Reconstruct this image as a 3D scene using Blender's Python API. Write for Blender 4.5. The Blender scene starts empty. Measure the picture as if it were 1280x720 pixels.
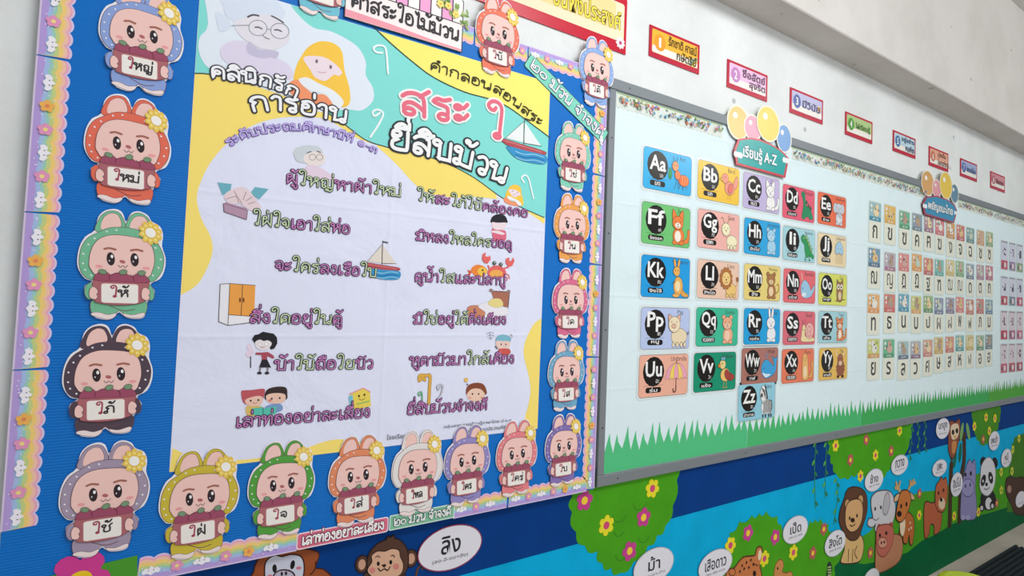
import bpy, math, random
from mathutils import Vector, Matrix
from mathutils.geometry import tessellate_polygon

S = bpy.context.scene
COL = S.collection
# ------------------------------------------------------------------ camera
# wall axes seen from the camera (x right, y down, z forward), from the vanishing points
F_PX, CY, DIST, EYE = 650.0, 345.75, 1.2, 1.355
D1 = Vector((0.85425439, 0.05342073, 0.51710314))
D2 = Vector((-0.0394648, 0.99849978, -0.03795686))
D3 = Vector((-0.51835506, 0.01201744, 0.85508106))
cam = bpy.data.cameras.new('camera')
cam.sensor_width = 36
cam.lens = F_PX / 1280 * 36
cam.shift_y = (CY - 360) / 1280
cam.clip_start = 0.02
co = bpy.data.objects.new('camera', cam)
COL.objects.link(co)
def _ax(i): return Vector((D1[i], D3[i], -D2[i]))
R = Matrix((_ax(0), -_ax(1), -_ax(2))).transposed()
co.matrix_world = Matrix.Translation((0, -DIST, EYE)) @ R.to_4x4()
S.camera = co
# ------------------------------------------------------------------ light
S.view_settings.view_transform = 'Standard'
S.view_settings.look = 'None'
S.view_settings.gamma = 1
S.view_settings.exposure = -0.32
S.view_settings.use_curve_mapping = False
wd = bpy.data.worlds.new('world'); S.world = wd; wd.use_nodes = True
wd.node_tree.nodes['Background'].inputs[0].default_value = (0.88, 0.94, 1.0, 1)
wd.node_tree.nodes['Background'].inputs[1].default_value = 0.40
def area(name, loc, target, sx, sy, power, color=(1, 1, 1)):
    l = bpy.data.lights.new(name, 'AREA'); l.shape = 'RECTANGLE'; l.size = sx; l.size_y = sy
    l.energy = power; l.color = color
    o = bpy.data.objects.new(name, l); COL.objects.link(o); o.location = loc
    o.rotation_euler = (Vector(target) - Vector(loc)).to_track_quat('-Z', 'Y').to_euler()
    return o
area('ceiling_tube_light', (1.1, -1.9, 3.0), (1.0, 0, 1.75), 1.3, 0.5, 40, (0.97, 0.985, 1.0))
area('ceiling_tube_light', (4.3, -2.3, 3.0), (4.0, 0, 1.5), 1.3, 0.5, 22, (0.97, 1.0, 0.98))
area('window_daylight', (1.6, -4.6, 1.9), (1.6, 0, 1.7), 4.5, 1.5, 70, (0.95, 0.97, 1.0))

# ------------------------------------------------------------------ pixel of the photo -> point on the wall (plane d metres off it)
def W(px, py, d=0.0):
    r = Vector((px - 640, py - CY, F_PX)); t = (DIST - d) / r.dot(D3)
    return (r.dot(D1) * t, -r.dot(D2) * t + EYE)
def Zm(ox, oy, s, d=0.0):
    return lambda x, y: W(ox + x / s, oy + y / s, d)
# ------------------------------------------------------------------ materials
def lin(h):
    h = h.lstrip('#'); c = [int(h[i:i + 2], 16) / 255 for i in (0, 2, 4)]
    return tuple(x / 12.92 if x <= .04045 else ((x + .055) / 1.055) ** 2.4 for x in c) + (1,)
MATS = {}
def mat(h, kind='paper'):
    k = (h, kind)
    if k in MATS: return MATS[k]
    m = bpy.data.materials.new(kind + '_' + h.lstrip('#')); m.use_nodes = True
    nt = m.node_tree; b = nt.nodes['Principled BSDF']; L = nt.links.new
    b.inputs['Base Color'].default_value = lin(h)
    b.inputs['Roughness'].default_value = {'paper': .62, 'lam': .27, 'metal': .45, 'rubber': .6, 'plastic': .3, 'film': .2}.get(kind, .8)
    b.inputs['Specular IOR Level'].default_value = {'paper': .22, 'lam': .42, 'wall': .1, 'mural': .12, 'rib': .2}.get(kind, .35)
    if kind == 'metal': b.inputs['Metallic'].default_value = .25
    if kind == 'film':
        b.inputs['Alpha'].default_value = .45
    if kind in ('wall', 'mural', 'crease', 'rib', 'floor', 'rubber'):
        tc = nt.nodes.new('ShaderNodeTexCoord')
        no = nt.nodes.new('ShaderNodeTexNoise'); L(tc.outputs['Object'], no.inputs['Vector'])
        bu = nt.nodes.new('ShaderNodeBump'); L(bu.outputs['Normal'], b.inputs['Normal'])
        if kind in ('wall', 'floor'):
            no.inputs['Scale'].default_value = 2.6; no.inputs['Detail'].default_value = 9; no.inputs['Roughness'].default_value = .62
            cr = nt.nodes.new('ShaderNodeValToRGB'); e = cr.color_ramp.elements
            base = lin(h)
            k1 = .87 if kind == 'wall' else .72
            e[0].position = .30; e[0].color = (base[0] * k1, base[1] * k1, base[2] * (k1 - .01), 1)
            e[1].position = .58; e[1].color = base
            L(no.outputs['Fac'], cr.inputs['Fac'])
            # dark pock marks
            vo = nt.nodes.new('ShaderNodeTexVoronoi'); vo.inputs['Scale'].default_value = 7.0; L(tc.outputs['Object'], vo.inputs['Vector'])
            c2 = nt.nodes.new('ShaderNodeValToRGB'); f = c2.color_ramp.elements
            f[0].position = .055; f[0].color = (.34, .33, .31, 1); f[1].position = .085; f[1].color = (1, 1, 1, 1)
            L(vo.outputs['Distance'], c2.inputs['Fac'])
            mx = nt.nodes.new('ShaderNodeMix'); mx.data_type = 'RGBA'; mx.blend_type = 'MULTIPLY'; mx.inputs[0].default_value = .55 if kind == 'wall' else .25
            L(cr.outputs['Color'], mx.inputs[6]); L(c2.outputs['Color'], mx.inputs[7]); L(mx.outputs[2], b.inputs['Base Color'])
            n2 = nt.nodes.new('ShaderNodeTexNoise'); n2.inputs['Scale'].default_value = 26; n2.inputs['Detail'].default_value = 6
            L(tc.outputs['Object'], n2.inputs['Vector'])
            L(n2.outputs['Fac'], bu.inputs['Height']); bu.inputs['Strength'].default_value = .25; bu.inputs['Distance'].default_value = .01
        elif kind == 'mural':
            no.inputs['Scale'].default_value = 9; no.inputs['Detail'].default_value = 6
            cr = nt.nodes.new('ShaderNodeValToRGB'); e = cr.color_ramp.elements; base = lin(h)
            e[0].position = .3; e[0].color = tuple(c * .86 for c in base[:3]) + (1,); e[1].position = .62; e[1].color = base
            L(no.outputs['Fac'], cr.inputs['Fac']); L(cr.outputs['Color'], b.inputs['Base Color'])
            L(no.outputs['Fac'], bu.inputs['Height']); bu.inputs['Strength'].default_value = .15; bu.inputs['Distance'].default_value = .01
            b.inputs['Roughness'].default_value = .7
        elif kind == 'crease':
            no.inputs['Scale'].default_value = 4.5; no.inputs['Detail'].default_value = 5; no.inputs['Distortion'].default_value = .8
            sx = nt.nodes.new('ShaderNodeSeparateXYZ'); L(tc.outputs['Object'], sx.inputs[0])
            last = no.outputs['Fac']
            for ax, per, ph in ((0, .216, .02), (2, .142, .03)):      # fold lines of a sheet that was folded small
                ad = nt.nodes.new('ShaderNodeMath'); ad.operation = 'PINGPONG'
                of = nt.nodes.new('ShaderNodeMath'); of.operation = 'ADD'; of.inputs[1].default_value = ph
                L(sx.outputs[ax], of.inputs[0]); L(of.outputs[0], ad.inputs[0]); ad.inputs[1].default_value = per
                mr = nt.nodes.new('ShaderNodeMapRange'); mr.inputs['From Min'].default_value = 0; mr.inputs['From Max'].default_value = .007
                mr.inputs['To Min'].default_value = .07; mr.inputs['To Max'].default_value = 0
                L(ad.outputs[0], mr.inputs['Value'])
                su = nt.nodes.new('ShaderNodeMath'); su.operation = 'ADD'; L(last, su.inputs[0]); L(mr.outputs[0], su.inputs[1]); last = su.outputs[0]
            L(last, bu.inputs['Height']); bu.inputs['Strength'].default_value = .5; bu.inputs['Distance'].default_value = .022
        elif kind == 'rib':
            wv = nt.nodes.new('ShaderNodeTexWave'); wv.bands_direction = 'Z'; wv.inputs['Scale'].default_value = 62; wv.inputs['Distortion'].default_value = .3
            L(tc.outputs['Object'], wv.inputs['Vector']); L(wv.outputs['Fac'], bu.inputs['Height'])
            bu.inputs['Strength'].default_value = .16; bu.inputs['Distance'].default_value = .004
            b.inputs['Roughness'].default_value = .42
        else:
            no.inputs['Scale'].default_value = 60; L(no.outputs['Fac'], bu.inputs['Height']); bu.inputs['Strength'].default_value = .3
    MATS[k] = m
    return m
# ------------------------------------------------------------------ flat-art builder: layered printed or cut paper, real thickness
EPS = 0.00006
def smooth(pts, closed=True, n=6):
    N = len(pts); out = []
    rng = range(N) if closed else range(N - 1)
    for i in rng:
        if closed: p0, p1, p2, p3 = pts[i - 1], pts[i], pts[(i + 1) % N], pts[(i + 2) % N]
        else: p0, p1, p2, p3 = pts[max(i - 1, 0)], pts[i], pts[i + 1], pts[min(i + 2, N - 1)]
        if p1 == p2: continue
        for k in range(n):
            t = k / n
            out.append(tuple(.5 * (2 * b + (c - a) * t + (2 * a - 5 * b + 4 * c - d) * t * t + (3 * b - a - 3 * c + d) * t ** 3)
                             for a, b, c, d in zip(p0, p1, p2, p3)))
    if not closed: out.append(tuple(pts[-1]))
    return out
def ell(cx, cy, rx, ry, rot=0, n=22):
    c, s = math.cos(math.radians(rot)), math.sin(math.radians(rot)); o = []
    for i in range(n):
        a = 2 * math.pi * i / n; x, y = rx * math.cos(a), ry * math.sin(a)
        o.append((cx + x * c - y * s, cy + x * s + y * c))
    return o
def rrect(x0, y0, x1, y1, r, n=4):
    o = []
    for cx, cy, a0 in ((x1 - r, y1 - r, 0), (x0 + r, y1 - r, 90), (x0 + r, y0 + r, 180), (x1 - r, y0 + r, 270)):
        for k in range(n + 1):
            a = math.radians(a0 + 90 * k / n); o.append((cx + r * math.cos(a), cy + r * math.sin(a)))
    return o
def flowerpts(cx, cy, r, n=5, k=.28, rot=90, m=6, sx=1):
    o = []
    for i in range(n * m):
        a = 2 * math.pi * i / (n * m)
        rr = r * (1 - k + k * abs(math.sin(n * a / 2)) ** .7 * 1.0)
        o.append((cx + sx * rr * math.cos(a + math.radians(rot)), cy + rr * math.sin(a + math.radians(rot))))
    return o
def scal(cx, cy, rx, ry, n, amp, m=5):
    o = []
    for i in range(n * m):
        a = 2 * math.pi * i / (n * m); k = 1 - amp + amp * abs(math.sin(n * a / 2))
        o.append((cx + rx * k * math.cos(a), cy + ry * k * math.sin(a)))
    return o
ORG = {}
class Art:
    def __init__(s, d, kind='paper'):
        s.d = d; s.kind = kind; s.v = []; s.f = []; s.m = []; s.mats = []; s.idm = lambda x, y: (x, y)
    def _mi(s, c, kind=None):
        m = mat(c, kind or s.kind)
        if m not in s.mats: s.mats.append(m)
        return s.mats.index(m)
    def up(s, k=1): s.d += EPS * k
    def fill(s, pts, c, m=None, kind=None, up=True):
        if up: s.up()
        if m: pts = [m(*p) for p in pts]
        b = len(s.v); mi = s._mi(c, kind)
        s.v += [(p[0], -s.d, p[1]) for p in pts]
        tris = tessellate_polygon([[Vector((p[0], p[1], 0)) for p in pts]])
        for t in tris:
            a, q, w = (pts[i] for i in t)
            cr = (q[0] - a[0]) * (w[1] - a[1]) - (q[1] - a[1]) * (w[0] - a[0])
            t = t if cr > 0 else t[::-1]        # face -Y
            s.f.append([b + i for i in t]); s.m.append(mi)
    def slab(s, pts, c, th, m=None, kind=None, edge=None):
        """paper or board of thickness th: back at d, front at d+th"""
        if m: pts = [m(*p) for p in pts]
        ar = sum(pts[i - 1][0] * pts[i][1] - pts[i][0] * pts[i - 1][1] for i in range(len(pts)))
        if ar < 0: pts = pts[::-1]
        d0 = s.d; s.d = d0 + th; s.fill(pts, c, kind=kind, up=False)
        n = len(pts); b = len(s.v); mi = s._mi(edge or c, kind)
        s.v += [(p[0], -s.d, p[1]) for p in pts] + [(p[0], -d0, p[1]) for p in pts]
        for i in range(n):
            j = (i + 1) % n; s.f.append([b + i, b + n + i, b + n + j, b + j]); s.m.append(mi)
        s.f.append([b + n + i for i in range(n)][::-1]); s.m.append(mi)
    def sm(s, pts, c, m=None, ol=None, olw=0, n=5, kind=None):
        q = smooth(pts, True, n); q = [m(*p) for p in q] if m else q
        if ol: s.stroke(q, olw, ol, closed=True)
        s.fill(q, c, kind=kind)
        return q
    def e(s, cx, cy, rx, ry, c, rot=0, m=None, ol=None, olw=0, n=22):
        q = ell(cx, cy, rx, ry, rot, n); q = [m(*p) for p in q] if m else q
        if ol: s.stroke(q, olw, ol, closed=True)
        s.fill(q, c)
    def stroke(s, pts, w, c, m=None, closed=False, up=True, caps=True):
        if m: pts = [m(*p) for p in pts]
        q = [pts[0]]
        for p in pts[1:]:
            if abs(p[0] - q[-1][0]) + abs(p[1] - q[-1][1]) > 1e-7: q.append(p)
        if closed and len(q) > 2 and abs(q[0][0] - q[-1][0]) + abs(q[0][1] - q[-1][1]) < 1e-7: q.pop()
        if len(q) < 2: return
        if up: s.up()
        pts = q; N = len(pts); h = w / 2; b = len(s.v); mi = s._mi(c)
        def nrm(a, b_):
            x, y = b_[0] - a[0], b_[1] - a[1]; l = math.hypot(x, y) or 1; return (-y / l, x / l)
        for i in range(N):
            if closed: n1, n2 = nrm(pts[i - 1], pts[i]), nrm(pts[i], pts[(i + 1) % N])
            else:
                n1 = nrm(pts[max(i - 1, 0)], pts[max(i, 1)]); n2 = nrm(pts[min(i, N - 2)], pts[min(i + 1, N - 1)])
            x, y = n1[0] + n2[0], n1[1] + n2[1]; l = math.hypot(x, y)
            if l < .3: x, y, l = n2[0], n2[1], 1
            k = min(1 / max(.5, (l / 2)), 1.6); x, y = x / l * k, y / l * k
            dd = s.d + (i + 1) * 5e-6
            s.v.append((pts[i][0] + x * h, -dd, pts[i][1] + y * h)); s.v.append((pts[i][0] - x * h, -dd, pts[i][1] - y * h))
        for i in range(N if closed else N - 1):
            j = (i + 1) % N; s.f.append([b + 2 * i, b + 2 * i + 1, b + 2 * j + 1, b + 2 * j]); s.m.append(mi)
        if not closed and caps:
            for p, q2, dd in ((pts[0], pts[1], s.d), (pts[-1], pts[-2], s.d + (N + 2) * 5e-6)):
                a0 = math.atan2(p[1] - q2[1], p[0] - q2[0]) - math.pi / 2; b2 = len(s.v)
                for k in range(7):
                    a = a0 + math.pi * k / 6; s.v.append((p[0] + h * math.cos(a), -dd, p[1] + h * math.sin(a)))
                s.f.append(list(range(b2, b2 + 7))); s.m.append(mi)
        if up: s.d += (N + 3) * 5e-6
    def box(s, x0, x1, z0, z1, d0, d1, c, kind=None, bev=0):
        b = len(s.v); mi = s._mi(c, kind)
        if bev:
            x = bev
            s.v += [(x0, -d0, z0), (x1, -d0, z0), (x1, -d0, z1), (x0, -d0, z1), (x0, -d1 + x, z0), (x1, -d1 + x, z0), (x1, -d1 + x, z1), (x0, -d1 + x, z1),
                    (x0 + x, -d1, z0 + x), (x1 - x, -d1, z0 + x), (x1 - x, -d1, z1 - x), (x0 + x, -d1, z1 - x)]
            fs = [(3, 2, 1, 0), (8, 9, 10, 11)]
            for a, q in ((0, 4), (4, 8)):
                for i in range(4): j = (i + 1) % 4; fs.append((a + i, a + j, q + j, q + i))
        else:
            s.v += [(x, -d, z) for d in (d0, d1) for x, z in ((x0, z0), (x1, z0), (x1, z1), (x0, z1))]
            fs = [(3, 2, 1, 0), (4, 5, 6, 7)] + [(i, (i + 1) % 4, 4 + (i + 1) % 4, 4 + i) for i in range(4)]
        for f in fs: s.f.append([b + i for i in f]); s.m.append(mi)
    def mesh(s, name, org):
        me = bpy.data.meshes.new(name)
        me.from_pydata([(x - org[0], y - org[1], z - org[2]) for x, y, z in s.v], [], s.f)
        for m in s.mats: me.materials.append(m)
        me.polygons.foreach_set('material_index', s.m); me.update()
        return me
    def build(s, name, parent=None, label=None, org=None):
        if parent is not None: org = ORG[parent]
        elif org is None:
            xs = [v[0] for v in s.v]; ys = [v[1] for v in s.v]; zs = [v[2] for v in s.v]
            org = ((min(xs) + max(xs)) / 2, max(ys), min(zs))
        o = bpy.data.objects.new(name, s.mesh(name, org)); COL.objects.link(o)
        if parent is not None: o.parent = parent
        else: o.location = org
        ORG[o] = org
        if label: o['label'] = label
        return o
def tag(o, label, cat, group=None, kind=None):
    o['label'] = label; o['category'] = cat
    if group: o['group'] = group
    if kind: o['kind'] = kind
    return o
def struct(o): o['kind'] = 'structure'; return o
# ------------------------------------------------------------------ hand-lettered Thai strokes (unit = height of a consonant)
def O(cx, cy, a=0, dr=1, r=.145, n=11):
    return [(cx + r * math.cos(math.radians(a + dr * 360 * i / n)), cy + r * math.sin(math.radians(a + dr * 360 * i / n))) for i in range(n + 1)]
G = {
'ก': (.86, [[(.14,0),(.14,.45),(.25,.6),(.09,.72),(.2,.92),(.42,1),(.64,.92),(.72,.68),(.72,0)]]),
'ข': (.84, [O(.2,.86,300)+[(.28,.66),(.2,.45),(.2,.15),(.3,.01),(.56,.01),(.68,.14),(.68,1)]]),
'ค': (.84, [O(.37,.5,230)+[(.22,.3),(.14,0),(.11,.5),(.17,.85),(.42,1),(.66,.86),(.72,.6),(.72,0)]]),
'ง': (.66, [O(.34,.85,20)+[(.5,.8),(.53,.5),(.53,.14),(.44,.01),(.32,.05),(.06,.44)]]),
'จ': (.74, [O(.26,.42,340)+[(.4,.34),(.4,.12),(.48,.01),(.58,.14),(.62,.6),(.5,.94),(.3,1),(.08,.86)]]),
'ช': (.84, [O(.2,.86,300)+[(.28,.66),(.2,.45),(.2,.15),(.3,.01),(.54,.01),(.65,.14),(.65,.6),(.6,.74),(.66,.9),(.82,1.04)]]),
'ญ': (1.1, [O(.3,.13,150)+[(.16,.16),(.16,.5),(.25,.62),(.09,.72),(.2,.93),(.36,1),(.54,.92),(.58,.7),(.58,.12),(.66,.01),(.84,.01),(.93,.12),(.93,1)], O(.52,-.24,0,1,.09)+[(.66,-.36),(.8,-.36),(.93,-.18)]]),
'ด': (.84, [O(.36,.36,200)+[(.22,.2),(.14,0),(.11,.5),(.17,.85),(.42,1),(.66,.86),(.72,.6),(.72,0)]]),
'ต': (.84, [O(.36,.36,200)+[(.22,.2),(.14,0),(.11,.5),(.16,.84),(.3,.99),(.42,.88),(.54,.99),(.68,.84),(.72,.6),(.72,0)]]),
'ถ': (.86, [O(.32,.12,150)+[(.16,.16),(.16,.48),(.27,.62),(.09,.72),(.2,.92),(.42,1),(.64,.92),(.72,.68),(.72,0)]]),
'ท': (.88, [O(.14,.87,0)+[(.27,.8),(.27,.4),(.27,0),(.27,0),(.46,.74),(.6,.99),(.73,.86),(.75,.6),(.75,0)]]),
'น': (.92, [O(.14,.87,0)+[(.27,.8),(.27,.4),(.27,.06),(.27,.06),(.45,.1),(.58,.24)]+O(.66,.15,120,1,.13)+[(.78,.32),(.78,1)]]),
'บ': (.86, [O(.14,.87,0)+[(.27,.8),(.27,.4),(.27,.04),(.3,.01),(.68,.01),(.72,.05),(.72,.5),(.72,1)]]),
'ป': (.86, [O(.14,.87,0)+[(.27,.8),(.27,.4),(.27,.04),(.3,.01),(.68,.01),(.72,.05),(.72,.7),(.72,1.38)]]),
'ผ': (.9, [O(.27,.87,180)+[(.13,.8),(.13,.4),(.13,0),(.13,0),(.43,.56),(.43,.56),(.74,0),(.74,0),(.74,.5),(.74,1)]]),
'ฝ': (.9, [O(.27,.87,180)+[(.13,.8),(.13,.4),(.13,0),(.13,0),(.43,.56),(.43,.56),(.74,0),(.74,0),(.74,.7),(.74,1.38)]]),
'พ': (.94, [O(.14,.87,0)+[(.27,.8),(.27,.4),(.27,0),(.27,0),(.52,.72),(.52,.72),(.78,0),(.78,0),(.78,.5),(.78,1)]]),
'ภ': (.92, [O(.13,.12,20)+[(.26,.16),(.26,.48),(.36,.62),(.18,.73),(.28,.92),(.5,1),(.7,.92),(.78,.68),(.78,0)]]),
'ม': (.92, [O(.14,.87,0)+[(.27,.8),(.27,.5),(.27,.24)]+O(.16,.15,45,-1,.135)+[(.34,.09),(.5,.05),(.77,.04),(.77,.04),(.77,.5),(.77,1)]]),
'ย': (.86, [O(.3,.86,200)+[(.15,.82),(.16,.66),(.34,.54),(.34,.54),(.17,.42),(.14,.16),(.26,.01),(.6,.01),(.72,.14),(.72,1)]]),
'ร': (.7, [O(.4,.12,20)+[(.53,.2),(.54,.5),(.48,.62),(.26,.7),(.12,.8),(.24,.94),(.42,.9),(.62,1)]]),
'ล': (.84, [O(.28,.14,150)+[(.14,.22),(.15,.44),(.32,.56),(.52,.46),(.7,.24)], [(.1,.8),(.24,.95),(.44,1),(.64,.9),(.71,.66),(.71,0)]]),
'ว': (.68, [O(.4,.12,20)+[(.54,.22),(.57,.55),(.48,.9),(.3,1),(.1,.84)]]),
'ศ': (.88, [O(.37,.48,230)+[(.22,.3),(.14,0),(.11,.5),(.17,.85),(.42,1),(.66,.86),(.72,.6),(.72,0)], [(.6,.86),(.7,.98),(.86,1.18)]]),
'ษ': (.9, [O(.14,.87,0)+[(.27,.8),(.27,.4),(.27,.04),(.3,.01),(.68,.01),(.72,.05),(.72,.5),(.72,1)], O(.52,.5,0,1,.08)+[(.7,.52),(.86,.66)]]),
'ส': (.88, [O(.28,.14,150)+[(.14,.22),(.15,.44),(.32,.56),(.52,.46),(.7,.24)], [(.1,.8),(.24,.95),(.44,1),(.64,.9),(.71,.66),(.71,0)], [(.6,.88),(.7,1),(.86,1.18)]]),
'ห': (.92, [O(.14,.87,0)+[(.27,.8),(.27,.4),(.27,0),(.27,0),(.36,.3),(.52,.56),(.66,.68)]+O(.66,.86,260,1), [(.58,.6),(.72,.52),(.77,.36),(.77,0)]]),
'อ': (.82, [O(.27,.62,230)+[(.13,.46),(.13,.16),(.26,.01),(.54,.01),(.67,.16),(.69,.6),(.58,.92),(.36,1),(.13,.88)]]),
'า': (.58, [[(.06,.8),(.18,.97),(.34,.97),(.43,.8),(.43,0)]]),
'ะ': (.6, [O(.16,.7,0,1,.1)+[(.34,.7),(.46,.9)], O(.16,.2,0,1,.1)+[(.34,.2),(.46,.4)]]),
'เ': (.46, [[(.16,1),(.16,.5),(.17,.2)]+O(.27,.13,160)]),
'แ': (.84, [[(.16,1),(.16,.5),(.17,.2)]+O(.27,.13,160), [(.54,1),(.54,.5),(.55,.2)]+O(.65,.13,160)]),
'โ': (.6, [O(.36,.13,160)[::-1]+[(.25,.2),(.25,.95),(.1,1.2),(.22,1.36),(.36,1.24),(.56,1.4)]]),
'ใ': (.62, [[(.28,1.42),(.22,1.30),(.10,1.33),(.04,1.50),(.15,1.68),(.33,1.70),(.46,1.54),(.48,1.25),(.44,.7),(.41,.26)]+O(.33,.12,30,-1,.1)]),
'ไ': (.56, [[(.06,1.42),(.2,1.2),(.32,1.42),(.36,1.1),(.32,.9),(.32,.22)]+O(.42,.12,170,1,.1)]),
'๐': (.8, [O(.4,.42,0,1,.32,14)]),
'๑': (.84, [O(.4,.44,0,1,.13)+[(.6,.4),(.62,.62),(.42,.82),(.16,.6),(.16,.25),(.36,.02),(.66,.12)]]),
'๒': (1.0, [O(.36,.42,180)+[(.14,.4),(.14,.14),(.26,.01),(.7,.01),(.86,.2),(.86,.6),(.7,.82),(.5,.7)],[(.14,.4),(.12,.7),(.1,1.1)]]),
'๓': (.86, [O(.2,.16,120)+[(.11,.4),(.16,.7),(.3,.78),(.4,.62),(.42,.4),(.42,.4),(.46,.66),(.6,.78),(.72,.6),(.72,0)]]),
'-': (.5, [[(.1,.45),(.4,.45)]]), ' ': (.45, []),
}
UP = {
'ั': [O(-.5,1.27,0,1,.08)+[(-.36,1.22),(-.2,1.27),(-.08,1.42)]],
'ิ': [[(-.62,1.18),(-.5,1.36),(-.32,1.4),(-.12,1.18),(-.12,1.18),(-.62,1.18)]],
'ี': [[(-.62,1.18),(-.5,1.36),(-.32,1.4),(-.12,1.18),(-.12,1.18),(-.62,1.18)],[(-.1,1.18),(-.1,1.5)]],
'ึ': [[(-.62,1.18),(-.5,1.36),(-.32,1.4),(-.12,1.18),(-.12,1.18),(-.62,1.18)],O(-.1,1.38,0,1,.09)],
'ื': [[(-.62,1.18),(-.5,1.36),(-.32,1.4),(-.12,1.18),(-.12,1.18),(-.62,1.18)],[(-.1,1.18),(-.1,1.5)],[(-.27,1.3),(-.27,1.52)]],
'็': [[(-.5,1.2),(-.36,1.34),(-.24,1.26),(-.34,1.18),(-.46,1.32),(-.3,1.46),(-.08,1.5)]],
'ํ': [O(-.24,1.3,0,1,.1)],
}
TONE = {'่': [[(-.15,1.36),(-.15,1.66)]], '้': [O(-.44,1.50,0,1,.08)+[(-.34,1.34),(-.2,1.38),(-.04,1.64)]], '์': [O(-.25,1.25,0,1,.08)+[(-.12,1.45)]]}
LOW = {'ุ': [O(-.22,-.2,0,1,.07)+[(-.12,-.24),(-.11,-.48)]], 'ู': [O(-.4,-.2,0,1,.07)+[(-.3,-.26),(-.3,-.42),(-.2,-.5),(-.1,-.42),(-.1,-.16)]]}
def tlayout(s):
    """list of (index of the letter, x, strokes) in unit size, and the advance"""
    out = []; x = 0; up = False
    for i, ch in enumerate(s):
        if ch in UP: out.append((i, x, UP[ch])); up = True
        elif ch in TONE:
            nxt = s[i + 1] if i + 1 < len(s) else ''
            dy = .28 if up or nxt == 'ำ' else 0
            dx = -.3 if i and s[i - 1] in 'ปฝ' else 0
            out.append((i, x, [[(a + dx, b + dy) for a, b in st] for st in TONE[ch]]))
        elif ch in LOW: out.append((i, x, LOW[ch]))
        elif ch == 'ำ':
            out.append((i, x, UP['ํ'])); out.append((i, x, G['า'][1])); x += G['า'][0]; up = False
        else:
            w, st = G[ch]; out.append((i, x, st)); x += w; up = False
    return out, x
def lettering(A, s, path, h, w, c, oc=None, ow=0, cols=None, shear=0):
    lay, adv = tlayout(s)
    seg = [math.dist(path[i], path[i + 1]) for i in range(len(path) - 1)]; L = sum(seg); k = L / adv
    def at(u):
        for i, l in enumerate(seg):
            if u <= l or i == len(seg) - 1:
                a, b = path[i], path[i + 1]; t = u / l
                return (a[0] + (b[0] - a[0]) * t, a[1] + (b[1] - a[1]) * t), ((b[0] - a[0]) / l, (b[1] - a[1]) / l)
            u -= l
    runs = []
    for i, x, sts in lay:
        ch = s[i]; gw = G[ch][0] if ch in G else 0
        cx = x + gw / 2 if gw else x - .35
        (px, pz), (tx, tz) = at(max(0, cx * k))
        for st in sts:
            q = []
            for gx, gy in st:
                dx, dy = (x + gx - cx) * k, gy * h
                q.append((px + tx * dx - tz * dy, pz + tz * dx + tx * dy))
            runs.append((smooth(q, False, 3) if len(q) > 2 else q, i))
    d0 = A.d
    if oc:
        for k_, (q, i) in enumerate(runs):
            A.d = d0 + EPS + (k_ % 3) * 2.2e-4; A.stroke(q, w + 2 * ow, oc, up=False)
        d0 += 9e-4
    for k_, (q, i) in enumerate(runs):
        A.d = d0 + EPS + (k_ % 3) * 2.2e-4; A.stroke(q, w, cols[i] if cols else c, up=False)
    A.d = d0 + 9e-4
def segcols(parts, col):
    """parts: [(text, key)] -> full string and a colour for each letter"""
    s = ''; cs = []
    for t, k in parts: s += t; cs += [col[k]] * len(t)
    return s, cs
# small print: glyph meshes of the built-in type
NTC = {}
def ntmesh(s, off=0):
    if (s, off) in NTC: return NTC[(s, off)]
    cu = bpy.data.curves.new('t', 'FONT'); cu.body = s; cu.size = 1; cu.offset = off; cu.resolution_u = 2
    o = bpy.data.objects.new('t', cu); COL.objects.link(o)
    ev = o.evaluated_get(bpy.context.evaluated_depsgraph_get()); me = bpy.data.meshes.new_from_object(ev)
    v = [(p.co.x, p.co.y) for p in me.vertices]; f = [list(p.vertices) for p in me.polygons]
    bpy.data.objects.remove(o); bpy.data.curves.remove(cu); bpy.data.meshes.remove(me)
    if not v: v = [(0, 0), (1, 0), (0, 1)]
    x0 = min(p[0] for p in v); x1 = max(p[0] for p in v); y0 = min(p[1] for p in v); y1 = max(p[1] for p in v)
    NTC[(s, off)] = (v, f, x0, x1, y0, y1)
    return NTC[(s, off)]
def small(A, s, cx, cz, w, h, c, off=0, slope=0):
    """built-in lettering fitted into a box w x h centred at (cx, cz)"""
    v, f, x0, x1, y0, y1 = ntmesh(s, off); A.up(); b = len(A.v); mi = A._mi(c)
    kx, ky = w / max(x1 - x0, 1e-4), h / max(y1 - y0, 1e-4)
    for x, y in v:
        X = (x - (x0 + x1) / 2) * kx
        A.v.append((cx + X, -A.d, cz + (y - (y0 + y1) / 2) * ky + slope * X))
    for q in f: A.f.append([b + i for i in q]); A.m.append(mi)
random.seed(4)
# ================================================================== the room
A = Art(0, 'wall')
A.box(-3.2, 9, -0.0, 3.2, -.12, 0, '#e6e9e8', 'wall')
ZL = EYE - .709                                     # line between the two blues of the painted wall
ZT = EYE - .50
def px(L, d=0.0): return [W(x, y, d) for x, y in L]
A.d = .0006
A.fill([(-3.2, 0.0), (9, 0.0), (9, ZL), (-3.2, ZL)], '#00aee0', kind='mural')
A.fill([(-3.2, ZL), (9, ZL), (9, ZT), (-3.2, ZT)], '#003d86', kind='mural', up=False)
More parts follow.
